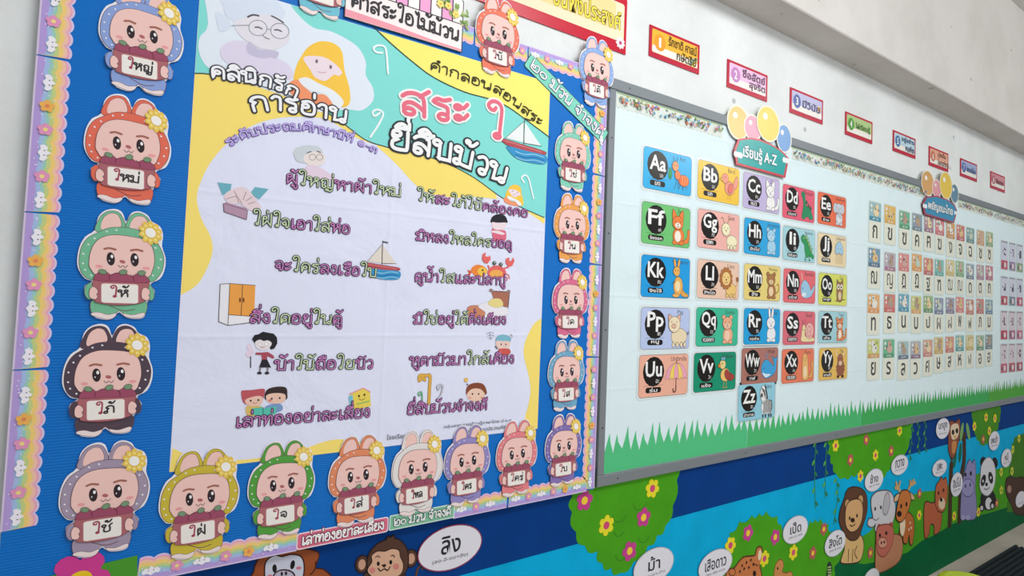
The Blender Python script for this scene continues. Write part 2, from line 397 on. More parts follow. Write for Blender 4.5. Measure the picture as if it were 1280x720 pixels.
# painted hills and dark ground along the foot of the wall
hill = px([(1010, 735), (1030, 705), (1046, 690), (1066, 678), (1086, 665), (1098, 652), (1120, 640), (1142, 618), (1156, 614), (1170, 613), (1186, 606), (1206, 600), (1222, 592), (1240, 588), (1262, 582), (1280, 576)])
A.fill([(-3.2, .0), *[(-3.2, .32), (.4, .32)], (1.2, .30), (1.9, .34)] + hill + [(9, hill[-1][1] + .02), (9, .0)], '#4ea024', kind='mural')
gr = px([(1020, 740), (1040, 712), (1050, 700), (1080, 705), (1110, 700), (1135, 690), (1152, 676), (1170, 668), (1190, 655), (1215, 647), (1240, 640), (1262, 633), (1280, 626)])
A.fill([(-3.2, 0), (-3.2, .16), (1.4, .16)] + gr + [(9, gr[-1][1]), (9, 0)], '#00643a', kind='mural')
wall = struct(A.build('wall_back', org=(0, 0, 0)))
A = Art(0); A.box(-3.2, 9, -.1, 0, 0, 6.0, '#cdbfb3', 'floor'); struct(A.build('floor', org=(0, 0, 0)))
A = Art(0); A.box(-3.2, 9, 3.2, 3.3, -.12, 6.0, '#e4e4e0', 'wall'); struct(A.build('ceiling', org=(0, 0, 3.2)))
A = Art(0); A.box(-3.2, 9, EYE + 1.086, 3.2, 0, .135, '#dad5d1', 'wall', .004); struct(A.build('trim_1', org=(0, 0, EYE + 1.086)))

# ------------------------------------------------------------------ bottom right corner: ribbed mat and lime dust pan edge on the floor
def floorpt(x, y, z=0.0):
    r = Vector((x - 640, y - CY, F_PX)); t = (EYE - z) / r.dot(D2)
    return (r.dot(D1) * t, -(DIST - r.dot(D3) * t))
c0 = floorpt(1269, 684); c1 = floorpt(1218, 712)
mx0 = c1[0] - .5; my = (c0[1] + c1[1]) / 2
A = Art(0); y1 = my; y0 = my - 1.1
x0 = mx0; x1 = c0[0]
n = 44; pitch = (y1 - y0) / n; b = 0
prof = []
for i in range(n):
    ya = y1 - i * pitch
    prof += [(ya, .004), (ya - pitch * .22, .016), (ya - pitch * .62, .016), (ya - pitch * .84, .004)]
prof.append((y0, .004))
mi = A._mi('#20262c', 'rubber'); nn = len(prof)
for X in (x0, x1):
    A.v += [(X, y, z) for y, z in prof] + [(X, y0, .0006), (X, y1, .0006)]
m2 = nn + 2
for i in range(m2):
    j = (i + 1) % m2; A.f.append([i, j, m2 + j, m2 + i]); A.m.append(mi)
A.f.append(list(range(m2))[::-1]); A.m.append(mi); A.f.append([m2 + i for i in range(m2)]); A.m.append(mi)
tag(A.build('doormat'), 'dark grey ribbed rubber doormat lying on the beige floor', 'doormat')
# lime plastic bucket: only its rounded top edge shows at the bottom of the frame
tx, ty = floorpt(1221, 731, .24)
def lathe(A, cx, cy, prof, col, kind, n=40):
    b = len(A.v); mi = A._mi(col, kind); k = len(prof)
    for i in range(n):
        a = 2 * math.pi * i / n
        A.v += [(cx + r * math.cos(a), cy + r * math.sin(a), z) for r, z in prof]
    for i in range(n):
        for j in range(k - 1):
            A.f.append([b + i * k + j, b + ((i + 1) % n) * k + j, b + ((i + 1) % n) * k + j + 1, b + i * k + j + 1]); A.m.append(mi)
    A.f.append([b + i * k for i in range(n)][::-1]); A.m.append(mi); A.f.append([b + i * k + k - 1 for i in range(n)]); A.m.append(mi)

# ------------------------------------------------------------------ left display board: blue corrugated sheet on a backing board
BX0, BX1 = W(38, 180, .022)[0], W(756, 180, .022)[0]
BZ0, BZ1 = W(400, 681, .022)[1], W(650, 55, .022)[1]
A = Art(.0012); A.slab([(BX0, BZ0), (BX1, BZ0), (BX1, BZ1), (BX0, BZ1)], '#6d747c', .0186)
lb = tag(A.build('display_board'), 'large display board covered with a bright blue ribbed plastic sheet', 'display board')
A = Art(.0199); A.slab([(BX0, BZ0), (BX1, BZ0), (BX1, BZ1), (BX0, BZ1)], '#0a70c8', .0028, kind='rib')
A.build('blue_sheet', lb, 'bright blue ribbed plastic sheet')
DB = .0230
# ------------------------------------------------------------------ rainbow border strips
def strip(p, ang, L, label, flip=False, h=.044):
    """p: lower outer end on the wall, ang: direction of run (deg), scallops to the left of the run"""
    ca, sa = math.cos(math.radians(ang)), math.sin(math.radians(ang)); f = -1 if flip else 1
    m = lambda x, y: (p[0] + ca * x - f * sa * y, p[1] + sa * x + f * ca * y)
    A = Art(DB + .0002)
    ns = max(3, round(L / .0245)); sp = L / ns
    def wave(top, amp, t0=0):
        q = [(0.0005, -.003 if t0 else 0), (L - .0005, -.003 if t0 else 0)]
        for i in range(ns - 1, -1, -1):
            for k in range(7):
                t = 1 - k / 7; q.append((min(max((i + t) * sp, .0005), L - .0005), top - amp + amp * abs(math.sin(math.pi * (t * .94 + .03))) ** .55))
        return q
    A.slab([m(x, y) for x, y in wave(h, h * .16, 1)], '#dccbe8', .0006)
    for t, am, c in ((.93, .16, '#f2a9c4'), (.86, .16, '#f7c7b0'), (.74, .14, '#f6d27c'), (.60, .12, '#c9d68c'), (.47, .10, '#9fd0c4'), (.36, .08, '#a9c2ea'), (.22, .05, '#b9a0de')):
        A.fill([m(x, y) for x, y in wave(h * t, h * am)], c)
    A.up()
    for i in range(int(L / .011)):
        x = .006 + random.random() * (L - .012); y = h * random.uniform(.1, .6)
        A.e(x, y, .0011, .0011, '#f4ecfa', m=m, n=6)
    k = 0; x = .022
    while x < L - .012:
        t = k % 5
        if t in (0, 2):
            A.sm([(x - .012, h * .26), (x - .014, h * .38), (x - .008, h * .50), (x - .004, h * .46), (x, h * .58), (x + .005, h * .47), (x + .009, h * .50), (x + .014, h * .38), (x + .012, h * .26), (x + .006, h * .28), (x, h * .20), (x - .006, h * .28)], '#f6f2fa', m=m)
            A.e(x - .004, h * .4, .001, .0013, '#6a5a68', m=m, n=6); A.e(x + .004, h * .4, .001, .0013, '#6a5a68', m=m, n=6)
        else:
            c = '#f3b65c' if t == 4 else '#e79ac2'
            for q in range(5):
                a = 2 * math.pi * q / 5; A.e(x + .0062 * math.cos(a), h * .38 + .0062 * math.sin(a), .0046, .0046, c, m=m, n=9)
            A.e(x, h * .38, .0034, .0034, '#f6e08a' if t != 4 else '#e88a5a', m=m, n=8)
        x += .0405; k += 1
    o = A.build('border_strip'); tag(o, label, 'border strip', 'rainbow border strips around the blue board')
    return o
lz = [W(45, 68, DB)[1], W(38, 265, DB)[1], W(30, 462, DB)[1], W(10, 664, DB)[1]]
zt = BZ1
for i, (za, zb) in enumerate(((lz[0], zt), (lz[1], lz[0]), (lz[2], lz[1]), (lz[3], lz[2]))):
    # runs upward along the left edge, scallops to the right
    nm = ['topmost rainbow strip on the left edge of the blue board, cut by the frame', 'second rainbow strip from the top on the left edge of the blue board', 'third rainbow strip from the top on the left edge of the blue board', 'lowest rainbow strip on the left edge, beside the lilac hooded cutout'][i]
    strip((BX0 + .002, zb if False else za), 90, zb - za - .001, nm, flip=True)
xs = [W(170, 726, DB)[0], W(371, 688, DB)[0]]
e1 = W(634, 634, DB)[0]
for xa, xb, nm in ((xs[0], xs[1], 'rainbow strip on the bottom edge below the yellow hooded cutout'),
                   (W(566, 648, DB)[0], e1 - .002, 'rainbow strip on the bottom edge right of the green banner'),
                   (e1 + .002, W(733, 613, DB)[0], 'rainbow strip on the bottom edge below the purple hooded cutout')):
    strip((xa, BZ0 + .001), 0, xb - xa, nm)
rz = [BZ0 + .001, W(757, 446, DB)[1], W(757, 332, DB)[1], W(757, 221, DB)[1], BZ1 - .005]
for i in range(4):
    nm = ['lowest rainbow strip on the right edge of the blue board', 'second rainbow strip up the right edge, beside the blue hooded cutout', 'third rainbow strip up the right edge, beside the orange hooded cutout', 'topmost rainbow strip on the right edge, beside the mint hooded cutout'][i]
    strip((BX1 - .001, rz[i] + .001), 90, rz[i + 1] - rz[i] - .002, nm)
tx0 = [W(500, 5, DB)[0], W(593, 36, DB)[0], W(660, 58, DB)[0], BX1 - .05]
for i in range(3):
    nm = ['rainbow strip on the top edge behind the picket fence sign', 'rainbow strip on the top edge behind the coral hooded cutout', 'rainbow strip on the top edge above the diagonal green banner'][i]
    strip((tx0[i] + .001, BZ1 - .001), 0, tx0[i + 1] - tx0[i] - .002, nm, flip=True)

# ------------------------------------------------------------------ big poster
DP = DB + .0003
PX0, PX1 = W(230, 300, DP)[0], W(679, 340, DP)[0]
PZ0, PZ1 = W(450, 562, DP)[1], W(640, 89, DP)[1]
A = Art(DP)
A.slab([(PX0, PZ0), (PX1, PZ0), (PX1, PZ1), (PX0, PZ1)], '#e6e9fd', .0005, kind='crease')
P = lambda L: px(L, DP)
TEAL, YEL, INK = '#86e0d8', '#fee478', '#2f3a3a'
low = [(244, 92), (262, 93), (300, 101), (340, 112), (380, 127), (420, 148), (455, 174), (480, 183), (495, 187), (517, 191), (555, 203), (592, 222), (627, 247), (655, 261), (680, 272)]
upl = [(468, 35), (488, 54), (515, 77), (542, 97), (580, 115), (612, 124), (635, 134), (660, 152), (687, 172)]
lowp, upp = smooth(P(low), False, 4), smooth(P(upl), False, 4)
cl = lambda L: [(min(max(x, PX0 + .0004), PX1 - .0004), min(max(z, PZ0 + .0004), PZ1 - .0004)) for x, z in L]
tip = (upp[0][0] - .02, PZ1)
A.fill(cl([(PX0, PZ1), (PX0, lowp[0][1])] + lowp + [(PX1, lowp[-1][1]), (PX1, upp[-1][1])] + upp[::-1] + [tip]), TEAL)
A.fill(cl([tip] + upp + [(PX1, upp[-1][1]), (PX1, PZ1)]), '#fdf07a')
# yellow on the left between the dark line and the white blob
inner = smooth(P([(470, 181), (445, 172), (410, 150), (375, 146), (340, 149), (310, 160), (282, 181), (262, 205), (250, 230), (246, 249), (252, 274), (262, 293), (266, 310), (262, 328), (251, 350), (240, 361), (225, 369)]), False, 4)
A.fill(cl([(PX0, lowp[0][1])] + [q for q in lowp if q[0] < W(470, 181, DP)[0]] + inner + [(PX0, inner[-1][1])]), YEL)
r = smooth(P([(470, 182), (495, 205), (517, 229), (535, 241), (567, 247), (592, 246), (622, 249)]), False, 4)
A.fill(cl(r + [q for q in lowp if W(470, 181, DP)[0] < q[0] < W(624, 246, DP)[0]][::-1]), YEL)
A.fill(cl(P([(655, 262), (681, 273), (680, 280), (672, 274)])), YEL)
rb = smooth(P([(677, 398), (668, 404), (660, 418), (655, 432), (655, 447), (660, 467), (663, 487), (660, 507), (656, 524), (662, 533), (672, 537)]), False, 4)
A.fill(cl(rb + [(PX1, PZ0), (PX1, rb[0][1])]), YEL)
bb = smooth(P([(216, 560), (240, 571), (268, 575), (295, 575), (327, 572), (360, 566), (380, 561), (405, 552), (425, 549), (450, 552), (470, 560)]), False, 4)
A.fill(cl(bb + [(W(470, 560, DP)[0], PZ0), (PX0, PZ0)]), YEL)
cloud = smooth(P([(262, -30), (260, 30), (250, 46), (248, 60), (252, 74), (262, 86), (285, 98), (320, 108), (360, 122), (400, 140), (432, 137), (452, 138), (466, 126), (466, 110), (457, 94), (457, 77), (445, 57), (415, 40), (392, 35), (372, 18), (360, 0), (350, -30)]), True, 4)
A.fill(cl(cloud), '#e6eef9')
A.stroke(lowp, .0022, INK); A.stroke(upp, .0026, INK)
poster = tag(A.build('reading_poster'), 'large teal, yellow and white Thai reading poster pasted on the blue board', 'poster')
def child(name, parent, d, fn, label=None):
    a = Art(d); fn(a); return a.build(name, parent, label)
D_ = DP + .0014
def granny(a):
    m = Zm(240, 0, 4.8, D_)
    a.sm([(165, -60), (190, 40), (200, 90), (240, 120), (300, 140), (420, 110), (530, 115), (558, 90), (555, 60), (470, -30), (400, -60)], '#dbe5f4', m=m)
    a.sm([(140, 90), (160, 72), (200, 100), (230, 130), (225, 170), (190, 190), (160, 180), (150, 130)], '#dbe5f4', m=m)
    a.sm([(170, 320), (190, 270), (250, 245), (330, 250), (420, 300), (520, 350), (590, 400), (600, 470), (480, 480), (300, 430), (200, 370)], '#e2d9ee', m=m)
    a.sm([(250, 140), (300, 110), (420, 85), (530, 110), (580, 180), (580, 250), (520, 290), (450, 300), (360, 265), (290, 215)], '#e7e3ec', m=m)
    a.sm([(345, 250), (400, 295), (470, 300), (520, 315), (505, 352), (470, 345), (420, 350), (350, 330), (325, 295)], '#c9c3dc', m=m)
    a.stroke(smooth([(335, 102), (365, 90), (400, 95)], False), .0034, '#55565c', m=m)
    a.stroke(smooth([(478, 96), (515, 115), (548, 136)], False), .003, '#55565c', m=m)
    for c in ((396, 168), (527, 186)): a.stroke(ell(c[0], c[1], 55, 46, 10), .0011, '#8b8f98', m=m, closed=True)
    a.stroke([(235, 155), (342, 152)], .001, '#8b8f98', m=m); a.stroke([(450, 176), (470, 178)], .001, '#8b8f98', m=m)
    for c in ((400, 168), (517, 184)): a.stroke(smooth([(c[0] - 22, c[1] - 4), (c[0], c[1] - 4), (c[0] + 20, c[1] + 6)], False), .002, '#55565c', m=m)
    a.stroke(smooth([(425, 215), (445, 228), (465, 235)], False), .0012, '#77787e', m=m)
def girl(a, m):
    a.sm([(610, 480), (625, 400), (655, 340), (700, 280), (770, 248), (850, 260), (900, 310), (915, 420), (945, 530), (945, 620), (890, 640), (800, 560), (640, 520)], '#fccb4c', m=m)
    a.sm([(575, 510), (640, 480), (720, 560), (800, 570), (850, 640), (760, 640), (620, 590)], '#f79a6e', m=m)
    a.sm([(670, 345), (780, 340), (860, 385), (900, 435), (880, 455), (850, 450), (800, 485), (740, 465), (710, 420)], '#f2e0e8', m=m)
    a.sm([(640, 480), (690, 465), (760, 500), (850, 545), (910, 610), (870, 650), (800, 570), (700, 540)], '#eef2f8', m=m)
    a.e(748, 368, 8, 12, '#7d6a70', m=m); a.e(832, 402, 8, 12, '#7d6a70', m=m)
    a.stroke(smooth([(755, 430), (780, 437), (805, 432)], False), .001, '#c98a90', m=m)
child('grandmother_picture', poster, D_, granny, 'printed grandmother in round glasses on a pale cloud')
child('girl_picture', poster, D_, lambda a: girl(a, Zm(240, 0, 4.8, D_)), 'printed girl with long yellow hair holding a book')
def hook(a, pts, w, c, oc=None, ow=0):
    q = smooth(pts, False, 5)
    if oc: a.stroke(q, w + 2 * ow, oc)
    a.stroke(q, w, c)
DL = DP + .0022
def L(name, s, path, h, w, c, oc=None, ow=0, cols=None, label=None):
    def f(a): lettering(a, s, px(path, DL), h, w, c, oc, ow, cols)
    return child(name, poster, DL, f, label)
L('title_lettering', 'คลินิกรัก', [(263, 96), (295, 101), (322, 105), (350, 113), (371, 124)], .0215, .0046, '#f6f6fa', '#3b3b42', .0026, label='white outlined heading lettering')
L('title_lettering', 'การอ่าน', [(314, 139), (345, 137), (380, 142), (405, 147), (434, 155)], .0275, .0058, '#f6f6fa', '#3b3b42', .003, label='white outlined lettering below the heading')
L('subtitle_lettering', 'ระดับประถมศึกษาปีที่ ๑-๓', [(286, 184), (302, 174), (327, 167), (352, 163), (380, 163), (410, 168), (435, 176), (452, 183), (471, 192)], .0135, .0021, '#cdbdf0', '#7458b4', .0012, label='lavender arched lettering')
L('subtitle_lettering', 'คำกลอนสอนสระ', [(537, 86), (560, 94), (580, 101), (600, 108), (620, 116), (642, 131), (660, 146), (677, 158)], .019, .0032, '#32301e', label='dark lettering on the yellow corner')
L('title_lettering', 'สระ', [(499, 141), (590, 155)], .052, .0098, '#ec7086', '#f6f4f2', .005, label='large coral lettering with white edge')
L('title_lettering', 'ใ', [(609, 171), (632, 175)], .056, .0098, '#ec7086', '#f6f4f2', .005, label='large coral vowel with white edge')
L('title_lettering', 'ยี่สิบม้วน', [(485, 184), (520, 191), (560, 201), (595, 214), (632, 231)], .043, .0088, '#f7f7f7', '#33363c', .0044, label='large white lettering with dark edge')
for k, pts in enumerate(([(478, 66), (470, 65), (467, 60), (472, 57), (480, 58), (483, 66), (485, 92)], [(475, 141), (468, 145), (466, 140), (472, 137), (479, 142), (473, 156), (463, 171)], [(655, 228), (652, 222), (657, 219), (661, 224), (664, 236), (667, 248)])):
    child('curl_mark', poster, DL, lambda a: hook(a, px(pts, DL), .0045, '#f4fbfb'), 'white curled vowel mark printed on teal')
GC = {'p': '#cc86c2', 'g': '#cfe0b6'}
def verse(parts, p0, p1, h=.0185):
    s, cs = segcols(parts, GC)
    a = Art(DL); path = px([p0, p1], DL)
    lettering(a, s, path, h, .0056, None, None, 0, ['#3f2242' if c == GC['p'] else '#2f3b37' for c in cs])
    lettering(a, s, path, h, .0023, None, None, 0, cs)
    a.build('verse_line', poster, 'verse line in pink and pale green lettering')
verse([('ผู้', 'p'), ('ใหญ่', 'g'), ('หาผ้า', 'p'), ('ใหม่', 'g')], (357, 228.5), (502, 246))
verse([('ใฝ่ใจ', 'g'), ('เอา', 'p'), ('ใส่', 'g'), ('ห่อ', 'p')], (316, 280.5), (438, 292))
verse([('จะ', 'p'), ('ใคร่', 'g'), ('ลงเรือ', 'p'), ('ใบ', 'g')], (343, 337), (471, 346))
verse([('สิ่ง', 'p'), ('ใด', 'g'), ('อยู่', 'p'), ('ใน', 'g'), ('ตู้', 'p')], (311, 403), (428, 405))
verse([('บ้า', 'p'), ('ใบ้', 'g'), ('ถือ', 'p'), ('ใย', 'g'), ('บัว', 'p')], (343, 462), (467, 460))
verse([('เล่าท่องอย่าละเลี่ยง', 'p')], (294, 534), (463, 520.5))
verse([('ให้', 'g'), ('สะ', 'p'), ('ใภ้ใช้', 'g'), ('คล้องคอ', 'p')], (521, 250), (660, 271.5), .0185)
verse([('มิหลง', 'p'), ('ใหลใคร', 'g'), ('ขอดู', 'p')], (520, 300), (640, 310.5), .0185)
verse([('ดูน้ำ', 'p'), ('ใส', 'g'), ('และปลาปู', 'p')], (518, 351), (632, 356), .019)
verse([('มิ', 'p'), ('ใช่', 'g'), ('อยู่', 'p'), ('ใต้', 'g'), ('ตั่งเตียง', 'p')], (517, 404.5), (633, 405), .019)
verse([('หูตามัวมา', 'p'), ('ใกล้', 'g'), ('เคียง', 'p')], (512, 457), (643, 453.5), .020)
verse([('ยี่สิบม้วนจำจงดี', 'p')], (508, 518), (609, 511.5), .020)
def foot(a):
    for s, c, w in (('กลุ่มสาระการเรียนรู้ภาษาไทย ป.๑-๓', (597, 529.5), 84), ('โรงเรียน', (496, 545.5), 25), ('ในโรงเรียนประถมศึกษา', (610, 535.5), 58)):
        X0, X1 = W(c[0] - w / 2, c[1], DL)[0], W(c[0] + w / 2, c[1], DL)[0]
        small(a, s, (X0 + X1) / 2, W(*c, DL)[1], X1 - X0, .0115, '#3d3d46')
child('footer_lettering', poster, DL, foot, 'two small dark lines of footer print')
# little pictures between the verses
def granny2(a):
    m = Zm(220, 180, 4, D_)
    a.sm([(590, 30), (640, 8), (710, 12), (735, 45), (720, 90), (640, 95), (600, 80)], '#cfd6dc', m=m)
    a.sm([(640, 60), (700, 35), (745, 60), (735, 100), (690, 112), (650, 95)], '#efe2de', m=m)
    a.sm([(640, 150), (660, 105), (720, 118), (770, 150), (800, 175), (700, 175)], '#e8d3e4', m=m)
    for x in (682, 718): a.stroke(ell(x, 66, 16, 15), .0009, '#777b80', m=m, closed=True)
    a.stroke([(655, 45), (675, 38)], .0018, '#55565c', m=m); a.stroke([(705, 36), (722, 42)], .0018, '#55565c', m=m)
def wrap(a):
    m = Zm(220, 180, 4, D_)
    a.fill([(208, 192), (278, 200), (272, 235), (232, 256)], '#6fb3c4', m=m); a.fill([(395, 215), (463, 225), (415, 278), (372, 245)], '#6fb3c4', m=m)
    a.sm([(240, 260), (285, 225), (350, 220), (410, 290), (425, 320), (380, 335), (320, 300), (270, 300)], '#ead6dc', m=m)
    for q in ([(250, 275), (300, 260), (315, 295)], [(290, 235), (315, 275), (330, 300)], [(350, 240), (335, 280)], [(380, 265), (350, 285)], [(395, 290), (360, 300)]): a.stroke(q, .0009, '#7a5a60', m=m)
    a.fill([(238, 297), (250, 292), (350, 320), (358, 335), (352, 378), (240, 338)], '#b795ac', m=m); a.stroke([(238, 297), (358, 332), (352, 378), (240, 338)], .0011, '#6e4a60', m=m, closed=True)
def boat(a, m, sail='#e7ddd2', k=1):
    # pixel sketch: mast at (225, 240)
    a.fill([(222, 265), (222, 405), (318, 402)], sail, m=m); a.fill([(216, 270), (216, 400), (112, 388)], sail, m=m)
    a.stroke([(224, 240), (218, 408)], .0014 * k, '#4a3a3a', m=m); a.stroke([(228, 246), (258, 252)], .003 * k, '#4a3f45', m=m)
    a.stroke([(222, 262), (110, 392)], .0008 * k, '#5a5050', m=m); a.stroke([(216, 403), (322, 404)], .001 * k, '#5a4a4a', m=m)
    a.sm([(80, 395), (200, 412), (340, 436), (325, 458), (200, 448), (120, 432)], '#b8505a', m=m, ol='#5d2a35', olw=.001 * k)
    a.stroke(smooth([(110, 408), (200, 422), (320, 442)], False), .0014 * k, '#e08a84', m=m)
    a.sm([(120, 440), (230, 450), (345, 462), (340, 515), (250, 522), (180, 510), (140, 480)], '#3a98cc', m=m)
    for y in (465, 485, 502): a.stroke(smooth([(170, y), (220, y + 10), (280, y), (335, y + 8)], False), .0016 * k, '#9fd4ee' if y != 485 else '#1c62a8', m=m)
def wardrobe(a):
    m = Zm(260, 220, 3.6, D_)
    a.fill([(55, 487), (98, 484), (90, 672), (48, 655)], '#eeedf4', m=m); a.fill([(98, 484), (213, 492), (205, 655), (90, 672)], '#f3f1f6', m=m)
    a.fill([(98, 485), (213, 493), (208, 632), (92, 624)], '#f2a54e', m=m)
    for q in ([(55, 487), (98, 484), (213, 492)], [(55, 487), (48, 655), (90, 672), (190, 660)], [(98, 484), (90, 672)], [(156, 488), (149, 626)], [(92, 624), (208, 632)]): a.stroke(q, .0011, '#5c4a40', m=m)
    a.e(144, 558, 4, 11, '#7a3d20', m=m); a.e(160, 558, 4, 11, '#7a3d20', m=m); a.e(120, 640, 3, 3, '#888', m=m) if False else None
def kid(a):
    m = Zm(290, 400, 4.8, D_)
    a.stroke([(112, 220), (112, 285)], .002, '#555', m=m) if False else a.stroke([(112, 220), (112, 285)], .002, '#55555c', m=m)
    for c in ((105, 160), (115, 190), (100, 205)): a.e(c[0], c[1], 16, 18, '#edd9ea', m=m)
    a.fill([(120, 115), (135, 90), (160, 85), (185, 70), (215, 76), (250, 82), (270, 105), (272, 140), (255, 170), (235, 178), (215, 150), (140, 145)], '#26242a', m=m)
    a.sm([(138, 135), (165, 118), (190, 126), (215, 122), (238, 138), (225, 165), (190, 182), (150, 168)], '#efe6ea', m=m)
    a.fill([(142, 195), (175, 195), (215, 192), (245, 210), (255, 225), (245, 232), (212, 215), (210, 240), (180, 240), (178, 210), (142, 208)], '#b0505e', m=m)
    a.fill([(180, 238), (210, 236), (235, 285), (162, 285)], '#2b2930', m=m)
    for x in (170, 215): a.stroke([(x, 287), (x - 3, 310)], .003, '#8a8088', m=m); a.e(x - 5, 318, 14, 8, '#2b2930', m=m)
    for x in (165, 205): a.e(x, 145, 9, 9, '#fafafa', m=m, ol='#555a60', olw=.0006)
    a.stroke([(172, 160), (195, 162)], .001, '#a33', m=m) if False else a.stroke([(172, 163), (195, 163)], .001, '#aa5560', m=m)
def readers(a):
    m = Zm(290, 400, 4.8, D_)
    a.sm([(85, 520), (115, 515), (180, 520), (180, 560), (110, 580), (85, 560)], '#e3c070', m=m); a.sm([(200, 520), (270, 500), (302, 515), (295, 545), (210, 560)], '#7f9fcc', m=m)
    a.sm([(55, 430), (75, 422), (120, 420), (185, 412), (198, 425), (188, 470), (170, 500), (100, 510), (66, 490)], '#c25a62', m=m)
    a.sm([(80, 480), (120, 462), (165, 455), (186, 470), (175, 505), (130, 518), (90, 508)], '#f0c8b4', m=m)
    a.sm([(196, 450), (215, 415), (270, 400), (322, 405), (332, 440), (320, 480), (210, 480)], '#3a2c2c', m=m)
    a.sm([(205, 455), (240, 440), (300, 440), (322, 455), (312, 490), (260, 502), (215, 490)], '#f0c8b4', m=m)
    for x, y in ((112, 484), (158, 480), (238, 472), (286, 468)): a.e(x, y, 6, 6, '#3a3030', m=m)
    a.e(228, 482, 9, 6, '#e07a6a', m=m); a.stroke(smooth([(125, 496), (137, 500), (150, 494)], False), .001, '#b0504a', m=m)
    a.fill([(118, 530), (182, 522), (192, 530), (268, 518), (262, 562), (190, 578), (122, 568)], '#5cc4b0', m=m); a.stroke([(187, 526), (187, 577)], .0014, '#2e6a66', m=m)
def bookface(a):
    m = Zm(220, 360, 4, D_)
    a.fill([(868, 530), (935, 500), (970, 520), (975, 590), (890, 610), (872, 580)], '#efd65e', m=m); a.fill([(862, 545), (882, 530), (892, 610), (870, 590)], '#7fc4dc', m=m)
    a.stroke([(868, 530), (935, 500), (972, 520)], .002, '#e88fa8', m=m)
    a.e(915, 540, 5, 6, '#4a3a20', m=m); a.e(942, 534, 5, 6, '#4a3a20', m=m); a.stroke(smooth([(915, 555), (930, 560), (945, 550)], False), .001, '#4a3a20', m=m)
    a.stroke([(905, 580), (965, 566)], .003, '#9cc86a', m=m)
def moon(a):
    m = Zm(440, 260, 5.82, D_)
    a.sm([(1010, 105), (1020, 65), (1060, 45), (1110, 55), (1130, 90), (1125, 108), (1060, 105)], '#26262c', m=m)
    a.sm([(1018, 104), (1060, 108), (1122, 108), (1110, 150), (1060, 160), (1025, 145)], '#f2dfe4', m=m)
    a.sm([(1018, 152), (1045, 160), (1090, 160), (1120, 175), (1112, 240), (1035, 240)], '#e06a84', m=m); a.sm([(1000, 170), (1060, 165), (1110, 185), (1095, 195), (1050, 185)], '#f2dfe4', m=m)
def fishcrab(a):
    m = Zm(440, 260, 5.82, D_)
    a.fill([(838, 450), (862, 455), (870, 470), (858, 490), (840, 490), (850, 470)], '#e0603c', m=m)
    a.sm([(865, 450), (900, 415), (950, 420), (985, 455), (960, 495), (900, 495)], '#f08a3c', m=m); a.sm([(915, 450), (950, 430), (985, 460), (950, 492), (920, 480)], '#f6c84e', m=m)
    a.e(950, 452, 7, 7, '#2a2a2a', m=m)
    a.stroke(smooth([(990, 420), (1000, 440), (1020, 450)], False), .004, '#e0605e', m=m); a.stroke(smooth([(1135, 430), (1110, 440), (1100, 455)], False), .004, '#e0605e', m=m)
    for q in ([(1110, 470), (1140, 490), (1145, 515)], [(1105, 490), (1130, 510), (1125, 530)]): a.stroke(q, .0024, '#e0605e', m=m)
    a.sm([(985, 470), (1010, 430), (1060, 418), (1105, 440), (1120, 475), (1090, 505), (1010, 505)], '#ea6a66', m=m); a.e(1048, 478, 48, 28, '#f4b058', m=m)
    a.fill([(945, 370), (950, 335), (975, 322), (968, 350), (990, 355), (1005, 345), (1008, 375), (985, 405), (960, 398)], '#ea6a66', m=m)
    a.fill([(1118, 400), (1118, 370), (1145, 358), (1142, 385), (1160, 385), (1172, 358), (1182, 385), (1165, 420), (1138, 430)], '#ea6a66', m=m)
    for x, y in ((1035, 400), (1082, 410)): a.stroke([(x, y), (x, y + 25)], .0018, '#c04a4a', m=m); a.e(x, y, 14, 14, '#3c5a50', m=m); a.e(x + 3, y - 3, 4, 4, '#ffffff', m=m)
def bed(a):
    m = Zm(500, 350, 4, D_)
    a.fill([(455, 55), (545, 60), (538, 135), (520, 135), (470, 100)], '#b0705c', m=m); a.stroke([(455, 55), (548, 60), (540, 140)], .002, '#6a4038', m=m)
    a.e(455, 52, 9, 9, '#9a8078', m=m); a.e(543, 58, 9, 9, '#9a8078', m=m)
    a.sm([(335, 150), (350, 130), (400, 130), (428, 160), (420, 190), (350, 185)], '#d08a68', m=m, ol='#6a4038', olw=.001)
    a.sm([(390, 130), (450, 110), (520, 135), (540, 150), (530, 175), (430, 190), (425, 160)], '#eeebf2', m=m, ol='#8a8890', olw=.0007)
    a.sm([(440, 120), (460, 95), (500, 95), (515, 125), (480, 138)], '#ecd98e', m=m, ol='#8a7a50', olw=.0007)
def ill(a):
    m = Zm(500, 350, 4, D_)
    for q in ([(430, 270), (450, 262), (470, 266)], [(435, 282), (455, 274), (472, 280)], [(440, 292), (462, 288)], [(448, 264), (455, 300)]): a.stroke(smooth(q, False), .0012, '#8e9aa8', m=m)
    a.sm([(480, 305), (490, 280), (520, 274), (548, 285), (550, 310), (515, 305)], '#7fbcd0', m=m, ol='#4a7a90', olw=.0007)
    a.sm([(480, 306), (515, 305), (550, 310), (540, 345), (510, 350), (485, 335)], '#f0cfc4', m=m); a.sm([(495, 345), (545, 345), (548, 370), (498, 372)], '#d25a54', m=m)
    a.stroke([(475, 330), (485, 345)], .002, '#4a4a50', m=m); a.e(505, 322, 3, 5, '#3a3030', m=m); a.e(528, 322, 3, 5, '#3a3030', m=m)
    a.stroke(smooth([(550, 282), (555, 272), (560, 282), (553, 295)], False), .001, '#4a4a50', m=m)
